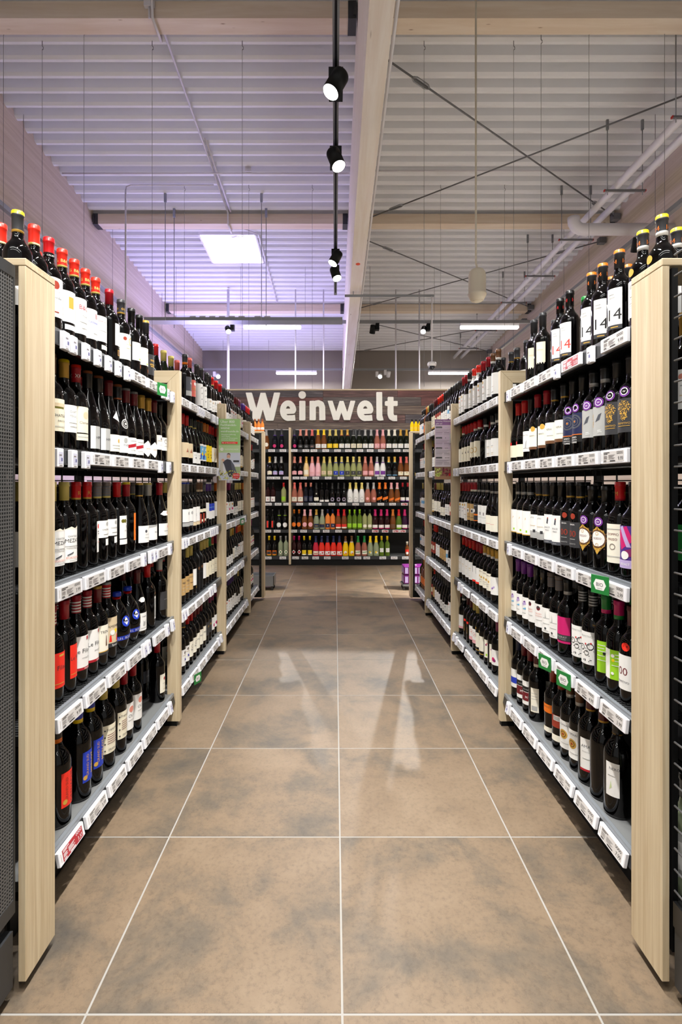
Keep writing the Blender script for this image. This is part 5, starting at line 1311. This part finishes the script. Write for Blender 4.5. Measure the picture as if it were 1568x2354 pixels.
# ---- sparkling wine on the rear rack: (positions along the shelf, shape, glass, foil, label, text)
SPK = [
 [('55', 'spk', 'amber', 'silver', 'd ivory 0 .07 .03', 'white foil and pale round label'), ('140 208 263', 'spk', 'navy', 'charcoal+violet', 'd magenta 0 .05 .026', 'violet foil and magenta disc'), ('330 397', 'spk', 'black', 'rose', 'p charcoal -60 60 .02 .07;p silver -30 30 .04 .046', 'rose foil and black label'), ('462', 'spk', 'black', 'salmon', 'p charcoal -60 60 .02 .07;p rose -30 30 .04 .046', 'salmon foil and black label'),
  ('523 580', 'spk', 'amber', 'yellow+rust', 'L white .02 .08 60', 'yellow foil, amber glass and white label'), ('637 694', 'spk', 'green', 'palegold', 'L yellow .02 .085 60', 'gold foil and yellow label'), ('752 812', 'spk', 'green', 'gold+rust', 'L white .02 .085 60', 'gold foil and white sash label'), ('865 924', 'spk', 'green', 'charcoal+silver', 'L cream .02 .085 60', 'charcoal foil and cream label'),
  ('983 1040', 'spk', 'green', 'silver', 'L white .02 .085 60', 'silver foil and white label'), ('1098 1155', 'spk', 'rose', 'pink', 'L pink .02 .085 60', 'pink foil and rosé glass'), ('1213 1271', 'spk', 'green', 'ivory', 'L white .02 .085 60', 'ivory foil and white label'), ('1338 1393', 'spk', 'green', 'gold', 'L white .02 .085 60', 'deep gold foil and white label'), ('1452', 'spk', 'green', 'palegold', 'L white .02 .085 60', 'pale gold foil and white label')],
 [('87', 'spk', 'black', 'gold+silver', 'p cream -50 50 .03 .08;y cream -50,.08 0,.09 50,.08', 'gold foil and arched cream label'), ('145 205', 'spk', 'black', 'silver', 'p lilac -50 50 .03 .08;y skyblue -50,.08 0,.09 50,.08', 'silver foil and arched pale blue label'), ('262 315', 'spk', 'black', 'rose', 'p pink -50 50 .03 .08;y pink -50,.08 0,.09 50,.08', 'rose foil and arched pink label'), ('364', 'spk', 'goldwhite', 'gold', 'p ivory -50 50 .03 .1', 'gold-coloured glass and ivory label'), ('427 492', 'spk', 'pinkwhite', 'rose', 'p pink -40 40 .04 .07', 'pale pink coated glass'),
  ('553 611', 'spk', 'pale', 'palegold', 'L beige .03 .085 50', 'pale glass and beige label'), ('670 728', 'spk', 'pale', 'palegold+blue', 'p blue -50 50 .025 .085;t F 0 .045 .03 white', 'pale glass and blue label'), ('792 850 908', 'spk', 'pale', 'palegold+charcoal', 'p charcoal -50 50 .025 .085;t F 0 .045 .03 silver', 'pale glass and charcoal label'), ('965 1022', 'spk', 'rose', 'rose', 'p pink -55 55 .025 .085', 'peach glass and blush label'),
  ('1078 1137', 'spk', 'white', 'silver+purple', 'p purple -50 50 .03 .085', 'white glass and purple label'), ('1195 1255', 'spk', 'black', 'gold+teal', 'p black -60 60 .02 .09;p skyblue -60 60 .016 .026', 'teal neck band and black label'), ('1315 1378', 'spk', 'amber', 'salmon', 'L cream .02 .075 60', 'amber glass and scalloped cream label'), ('1436', 'spk', 'black', 'amber+ivory', 'p yellow -70 70 .012 .06', 'dark glass and yellow label')],
 [('70 122', 'bdx', 'darkred', 'black', 'p white -60 60 .015 .09;t 8 0 .035 .04 crimson', 'dark red juice and white label'), ('228', 'bdx', 'pale', 'red', 'p lime -50 50 .03 .09', 'lime label and red capsule'), ('275 340', 'spk', 'rose', 'salmon', 'L ivory .02 .085 60', 'salmon foil and ivory label'), ('397 457', 'bdx', 'navy', 'rose', 'p navy -50 50 .02 .1;p slate -30 30 .03 .08', 'navy glass and rose capsule'), ('517', 'spk', 'black', 'black', 'p ivory -50 50 .03 .08;d ivory 0 .135 .01', 'black foil and ivory label'),
  ('577 638', 'bdx', 'black', 'black', 'p white -60 60 .012 .042', 'black bottle with white foot label'), ('697 755 815', 'spk', 'black', 'black', 'o lilac 0 .05 .028;o silver 0 .05 .018', 'black glass and ring-shaped label'), ('881 940 1000', 'spk', 'white', 'palegold', 'o silver 0 .06 .026', 'white glass and pale gold foil'), ('1060 1118', 'spk', 'rose', 'silver', 'd rose 0 .06 .026;d pink 0 .06 .018', 'silver foil and round rose label'), ('1178 1237', 'spk', 'black', 'orange', 'y orange -60,.03 60,.06 60,.1 -60,.07', 'orange foil and slanted orange label'),
  ('1297 1352', 'spk', 'amber', 'pink+white', 'y orange -60,.02 60,.05 60,.085 -60,.055', 'pink foil and slanted orange label'), ('1410 1465', 'bdx', 'black', 'crimson', 'p white -60 60 .03 .08;p purple -60 60 .02 .032', 'crimson capsule and purple-edged label')],
 [('65 118', 'bdx', 'black', 'black', 'p scarlet -14 20 .03 .13', 'black bottle with scarlet strip'), ('183 237', 'spk', 'black', 'black+lime', 'd white 0 .07 .036', 'lime neck ring and white disc'), ('310 362', 'bdx', 'black', 'amber', 'd orange 0 .075 .034', 'amber capsule and orange disc'), ('430 487', 'spk', 'amber', 'pink', 'd pink 0 .075 .034', 'pink foil and pink disc'), ('547', 'spk', 'clear', 'gold+navy', 'p navy -55 55 .03 .085;p yellow -30 30 .05 .056', 'gold foil and navy label'), ('607', 'spk', 'clear', 'silver', 'p navy -55 55 .03 .08;p gold -55 55 .08 .086', 'silver foil and navy-gold label'),
  ('662 715', 'bdx', 'orangejuice', 'navy', 'p navy -55 55 .03 .09;t B 0 .05 .03 white', 'orange drink and navy label'), ('770 830', 'spk', 'amber', 'red', 'p scarlet -60 60 .035 .08;p ivory -60 60 .018 .038', 'red foil and red-ivory label'), ('880 915 948', 'bdx', 'brightgreen', 'lime', 'p lime -55 55 .03 .09', 'lime capsule and lime label'), ('1007 1068', 'bdx', 'pale', 'darkgreen', 'y ivory -50,.05 -30,.03 30,.03 50,.05 30,.075 -30,.075', 'pale green glass and lozenge label'), ('1125 1180 1237', 'spk', 'darkred', 'magenta', 'p white -60 60 .02 .07;p magenta -60 60 .012 .026', 'magenta foil and white label'),
  ('1287', 'spk', 'amber', 'amber', 'p brown -50 50 .02 .08', 'amber glass and brown label'), ('1345', 'spk', 'brightgreen', 'red', 'p white -60 60 .02 .07;p lime -60 60 .012 .03', 'red foil and green glass'), ('1405 1465', 'spk', 'purple', 'magenta', 'p white -60 60 .02 .07;p magenta -60 60 .012 .024', 'magenta foil and purple glass')],
 [('82 137', 'bdx', 'black', 'yellow', 'p orange -60 60 .015 .085;p charcoal -46 46 .03 .07;p yellow -60 60 .012 .018', 'yellow capsule and framed dark label'), ('197 250', 'bdx', 'clear', 'silver', 'y ivory 0,.03 45,.062 0,.095 -45,.062;d green 0 .062 .012', 'clear glass and diamond label'), ('330 380', 'bdx', 'darkred', 'magenta', 'y white 0,.03 45,.062 0,.095 -45,.062;d crimson 0 .062 .018', 'magenta capsule and diamond label'), ('432 490', 'bdx', 'black', 'yellow', 'p yellow -55 55 .02 .09;p ivory -55 55 .015 .03', 'yellow capsule and yellow label'),
  ('549', 'spk', 'magjuice', 'navy', 'p ivory -60 60 .02 .075;p rose -40 40 .03 .05', 'navy foil and magenta drink'), ('608 665 722 780', 'spk', 'redjuice', 'navy', 'p white -60 60 .02 .075;d red 20 .05 .012;d rose -20 .035 .010', 'navy foil and bright red drink'), ('847 908', 'spk', 'yellowjuice', 'brown+ivory', 'd ivory 0 .055 .024;d orange 8 .04 .012', 'bright yellow drink'), ('972 1035', 'spk', 'rose', 'green', 'p ivory -55 55 .03 .085;y green -50,.05 50,.06 50,.07 -50,.06', 'green foil and rose drink'), ('1092 1153', 'spk', 'clear', 'yellow', 'd yellow 0 .06 .016;d white 20 .05 .012', 'yellow foil and clear glass'),
  ('1207 1265', 'bdx', 'brightgreen', 'yellow', 'p white -45 45 .06 .12;o silver 0 .09 .018', 'yellow capsule and green glass'), ('1463', 'mini', 'amber', 'ivory', 'p scarlet -50 50 .05 .1;d white 0 .045 .02', 'small amber bottle with red label')],
]
for j, rowl in enumerate(SPK):
    last = -9
    for i, (pos, shape, g, cap, lab, desc) in enumerate(rowl):
        key = 'x%d_%d' % (j, i); style(key, shape, cap, lab, desc, g)
        for zx in map(float, pos.split()):
            yb = YB + .062; x = (zx / 4.3556 + 600 - VX) * yb / F_PX
            R = SHAPES[shape]['R']; x = max(x, last + R + .0015); 
            if -.699 - R < x < -.662 + R:
                x = (-.661 + R) if x > -.69 or last > -.745 - R else (-.700 - R)
                if x - R < last: x = -.661 + R
            last = x + R
            put_bottle('sparkling_wine_bottle', key, (x, yb, ZB[j] + .0008), -math.pi / 2 + br.uniform(-.15, .15), 'bottle with %s, %s of the rear rack' % (desc, SHELFNAME[j]), 'sparkling wine', 'bottles on the %s of the rear rack' % SHELFNAME[j])

# ---- goods in the wire end display
style('w1', 'bdx', 'gold', 'L white .05 .15 60', 'gold capsule'); style('w2', 'bdx', 'black', 'p silver -80 80 .05 .16;p white -60 60 .07 .14', 'clear glass and pale label', 'clear'); style('w3', 'bdx', 'black', 'L green .06 .15 60', 'green label')
for key, y, z, lab in (('w1', 1.12, 1.3804, 'gold capped bottle behind the wire side'), ('w3', 1.10, .9904, 'green labelled bottle behind the wire side'), ('w2', 1.12, .2004, 'clear pale-labelled bottle low behind the wire side'), ('w1', 1.02, .6004, 'gold capped bottle on the lower shelf behind the wire side')):
    put_bottle('wine_bottle', key, (.900, y + .19, z), math.pi + .9, lab, 'wine bottle')

# ================================================================== SIGNS
def bio_sign(px, Y, s, z, label):
    """green shelf flag, facing down the aisle"""
    t = empty('shelf_flag', (s * (XR[s] - .030), Y, z), (0, 0, 0))
    M_G = principled('bio_green', (.13, .49, .22), .45)
    t.rotation_euler = (0, 0, -.35 if s < 0 else math.pi + .35)
    w, h = .068, .058
    MB().bbox(.004, .006, -w / 2, w / 2, -h / 2, h / 2, M_G, .0006).build('panel', t)
    mb = MB()
    hexa = [(-.024, 0), (-.015, .0165), (.015, .0165), (.024, 0), (.015, -.0165), (-.015, -.0165)]
    mb.add([(.0064, a, b) for a, b in hexa], [tuple(range(6))], paper('white'))
    flat_text(mb, 'BIO', .0165, lambda u, v: (.0067, u, v - .005), paper('charcoal'))
    mb.box(.0064, .0067, -.010, .010, -.0125, -.0105, paper('silver'))
    mb.build('emblem', t)
    MB().box(-.008, .004, -.012, .012, -.004, .004, M_WHITE).build('clip', t)
    tag(t, label, 'shelf sign', 'green shelf flags on the racks')
def y_at(px, s): return XR[s] * F_PX / abs(px - VX)
bio_sign(354, y_at(356, -1), -1, 1.672, 'green BIO shelf flag on top price rail beside the first oak post')
bio_sign(440, y_at(441, -1), -1, .120, 'green BIO shelf flag on bottom price rail, second bay, green-poster rack')
bio_sign(548, y_at(548, -1), -1, .915, 'green BIO shelf flag on third-shelf rail, third bay, green-poster rack')
bio_sign(1408, y_at(1404, 1), 1, .925, 'green BIO shelf flag on third-shelf rail, first bay, purple-poster rack')
bio_sign(1274, y_at(1272, 1), 1, .532, 'green BIO shelf flag on fourth-shelf rail next to the orange-capped bottles')
bio_sign(1320, y_at(1317, 1), 1, .528, 'green BIO shelf flag on fourth-shelf rail next to the flower-label bottles')

def poster(s, Y, px0, px1, py0, py1, draw, label, rz):
    x0, _, z1 = at(px0, py0, Y); x1, _, z0 = at(px1, py1, Y)
    w, h = x1 - x0, z1 - z0
    t = empty('poster_sign', ((x0 + x1) / 2, Y, z0), (0, 0, rz))
    MB().box(-w / 2, w / 2, .0005, .012, 0, h, M_OAK_V).build('backing_board', t)
    mb = MB(); n = [0]
    def P(col, pts, px=False):
        n[0] += 1
        mat = paper(col) if isinstance(col, str) else principled('poster_%02x%02x%02x' % tuple(int(c * 255) for c in col), col, .5)
        mb.add([(-w / 2 + a * w, -.00004 * n[0], h * b) for a, b in pts], [tuple(range(len(pts)))], mat)
    def Rct(col, a0, a1, b0, b1): P(col, [(a0, b0), (a1, b0), (a1, b1), (a0, b1)])
    def D(col, a, b, r): P(col, [(a + r * math.cos(q * math.pi / 6), b + r * w / h * math.sin(q * math.pi / 6)) for q in range(12)])
    def Tx(txt, a, b, size, col='white', width=None):
        n[0] += 1
        v, f, tw = text_shape(txt)
        sz = size * w
        if width: sz = min(sz, width * w / max(tw, .01))
        mb.add([(-w / 2 + a * w + (x + tw / 2) * sz, -.00004 * n[0], h * b + y * sz) for x, y in v], f, paper(col))
    draw(P, Rct, D, Tx)
    mb.build('print', t)
    clear = principled('clear_acrylic', (.85, .87, .88), .08); 
    if s < 0: MB().box(-w / 2 + .004, -w / 2 + .008, .0125, .104, h * .60, h * .76, clear).build('bracket', t)
    else: MB().box(w / 2 - .018, w / 2 - .004, -.012, -.002, h * .60, h * .76, clear).build('bracket', t)
    tag(t, label, 'poster')
def draw_green(P, R, D, T):
    R((.60, .77, .47), 0, 1, .57, 1); R((.72, .83, .62), 0, 1, .45, .57)
    R((.80, .82, .88), 0, 1, 0, .45); R((.88, .88, .90), 0, 1, .12, .26); R((.62, .68, .50), .6, 1, .12, .22)
    T('Über 800', .09, .935, .17); T('Fachhandels-', .09, .885, .17, width=.74); T('weine:', .09, .835, .17); T('weinfreunde.de', .09, .783, .2, width=.84)
    for k, tx in enumerate(('Bequeme Lieferung', 'nach Hause', 'Individuelle Winzerweine', 'Exklusive Auswahl', 'Von Experten empfohlen')): T(tx, .13, .738 - k * .030, .085, width=.74)
    R('scarlet', .14, .88, .593, .628); T('Im Markt & online', .28, .602, .09, width=.5); D('white', .2, .61, .025)
    D('white', .15, .505, .075); T('W', .11, .495, .09, 'silver'); T('WEINFREUNDE', .28, .492, .11, width=.64)
    # winegrower at a post, drawn as simple shapes
    P((.22, .22, .27), [(.16, .30), (.40, .345), (.56, .33), (.72, .25), (.86, .08), (.5, .05), (.34, .16), (.24, .27)])
    P((.35, .36, .42), [(.56, .33), (.72, .25), (.9, .06), (.74, .05), (.6, .2)])
    D((.84, .64, .54), .46, .385, .085); P((.42, .30, .22), [(.38, .40), (.40, .435), (.47, .445), (.54, .43), (.55, .395), (.5, .42), (.42, .42)]); R((.95, .9, .88), .43, .5, .362, .368)
    D((.84, .66, .57), .20, .325, .075); P((.80, .78, .74), [(.02, .12), (.1, .34), (.2, .31), (.22, .12)])
    r = random.Random(4)
    for k in range(70):
        a, b, q = r.uniform(.0, .97), r.uniform(.0, .15), r.uniform(.02, .05)
        P(r.choice([(.78, .78, .36), (.68, .70, .28), (.86, .84, .48), (.52, .50, .22)]), [(a, b), (a + q * 1.2, b + q * .3), (a + q * .6, b + q * .7), (a - q * .2, b + q * .5)])
    R('charcoal', .68, .95, .295, .325)
    P('red', [(.66, .04), (.70, .03), (.80, .03), (.84, .012), (.88, .03), (.93, .03), (.97, .045), (.97, .10), (.93, .112), (.70, .112), (.66, .10)]); T('REWE', .69, .072, .11, width=.24); T('Dein Markt', .70, .045, .05, width=.22)
def draw_purple(P, R, D, T):
    R((.84, .77, .85), 0, 1, .21, .91); R((.89, .85, .89), 0, 1, .21, .5); R((.56, .39, .60), 0, 1, .905, 1)
    T('Welche Weinstile', .06, .958, .13, width=.9); T('gibt es?', .06, .918, .13)
    for k, y in enumerate((.865, .69, .52, .36)):
        R('charcoal', .06, .42, y - .012, y + .014); T(('fruchtig & leicht', 'wuchtig & weich', 'charaktervoll', 'aromatisch & süß')[k], .09, y - .006, .06, width=.30)
        for q in range(3): D('charcoal' if q < k else 'lilac', .62 + q * .09, y, .022)
        for q in range(3): R((.62, .56, .64), .06, .90 - .1 * q, y - .040 - q * .014, y - .036 - q * .014)
        R((.35, .30, .38), .06, .45, y - .088, y - .083); R((.35, .30, .38), .52, .84, y - .088, y - .083)
        for q in range(2): R((.62, .56, .64), .06, .42, y - .104 - q * .014, y - .101 - q * .014); R((.62, .56, .64), .52, .88, y - .104 - q * .014, y - .101 - q * .014)
    R((.55, .42, .32), 0, 1, 0, .21); R((.66, .50, .38), 0, 1, 0, .055)
    r = random.Random(8)
    for k in range(34): D(r.choice([(.74, .78, .38), (.82, .84, .48), (.64, .70, .28)]), r.uniform(.03, .38), r.uniform(.05, .18), r.uniform(.035, .055))
    for k in range(34): D(r.choice([(.50, .16, .22), (.62, .24, .28), (.40, .10, .17)]), r.uniform(.45, .96), r.uniform(.05, .19), r.uniform(.035, .055))
    R('red', .8, .98, .055, .10)
poster(-1, 3.60, 503, 552, 963, 1104, draw_green, 'upright green advertising poster with a winegrower picture on oak post', .06)
poster(1, 3.765, 1000, 1039, 964, 1102, draw_purple, 'upright purple wine-style poster with grapes picture behind oak post', -.06)
# yellow scuff is a strip of tape on the third oak post of the purple-poster rack
tp = MB().box(.853, .872, 3.7078, 3.7092, .5545, .5575, paper('yellow')).build('tape_mark', RACKS[1]); tp.location = -RACKS[1].location

# ---- crates beyond the racks
def crate(loc, mat, label, w=.30, d=.22, h=.10):
    t = empty('display_crate', loc)
    mb = MB().box(-w / 2, w / 2, -d / 2, d / 2, .0, .006, mat)
    for a, b, c, e in ((-w / 2, w / 2, -d / 2, -d / 2 + .006), (-w / 2, w / 2, d / 2 - .006, d / 2), (-w / 2, -w / 2 + .006, -d / 2, d / 2), (w / 2 - .006, w / 2, -d / 2, d / 2)): mb.box(a, b, c, e, .006, h, mat)
    mb.build('tray', t)
    for a in (-1, 1):
        for b in (-1, 1): MB().box(a * (w / 2 - .02) - .01, a * (w / 2 - .02) + .01, b * (d / 2 - .02) - .01, b * (d / 2 - .02) + .01, -loc[2], 0, M_DGREY).build('leg', t)
    tag(t, label, 'crate')
crate((-.86, 6.02, .05), M_GALV, 'low grey metal stand just past the far oak board', h=.12)
crate((.93, 6.02, .05), M_GALV, 'low grey metal stand carrying the purple multipacks', h=.02)
M_PUR = principled('purple_shrink_film', (.42, .14, .42), .25)
for k in range(2):
    t = empty('bottle_multipack', (.93, 6.02, .0725 + k * .105))
    mb = MB().bbox(-.135, .135, -.10, .10, 0, .10, M_PUR, .008)
    for q in range(4): mb.box(-.1355, -.135, -.09 + q * .05, -.06 + q * .05, .015, .085, paper('lilac'))
    for q in range(5): mb.box(-.12 + q * .052, -.085 + q * .052, -.1006, -.1, .015, .085, paper('lilac'))
    mb.build('film_wrap', t); MB().box(-.03, .03, -.012, .012, .1, .103, paper('white')).build('carry_handle', t)
    tag(t, ('lower' if k == 0 else 'upper') + ' purple film-wrapped multipack on the low metal stand', 'multipack', 'purple multipacks')
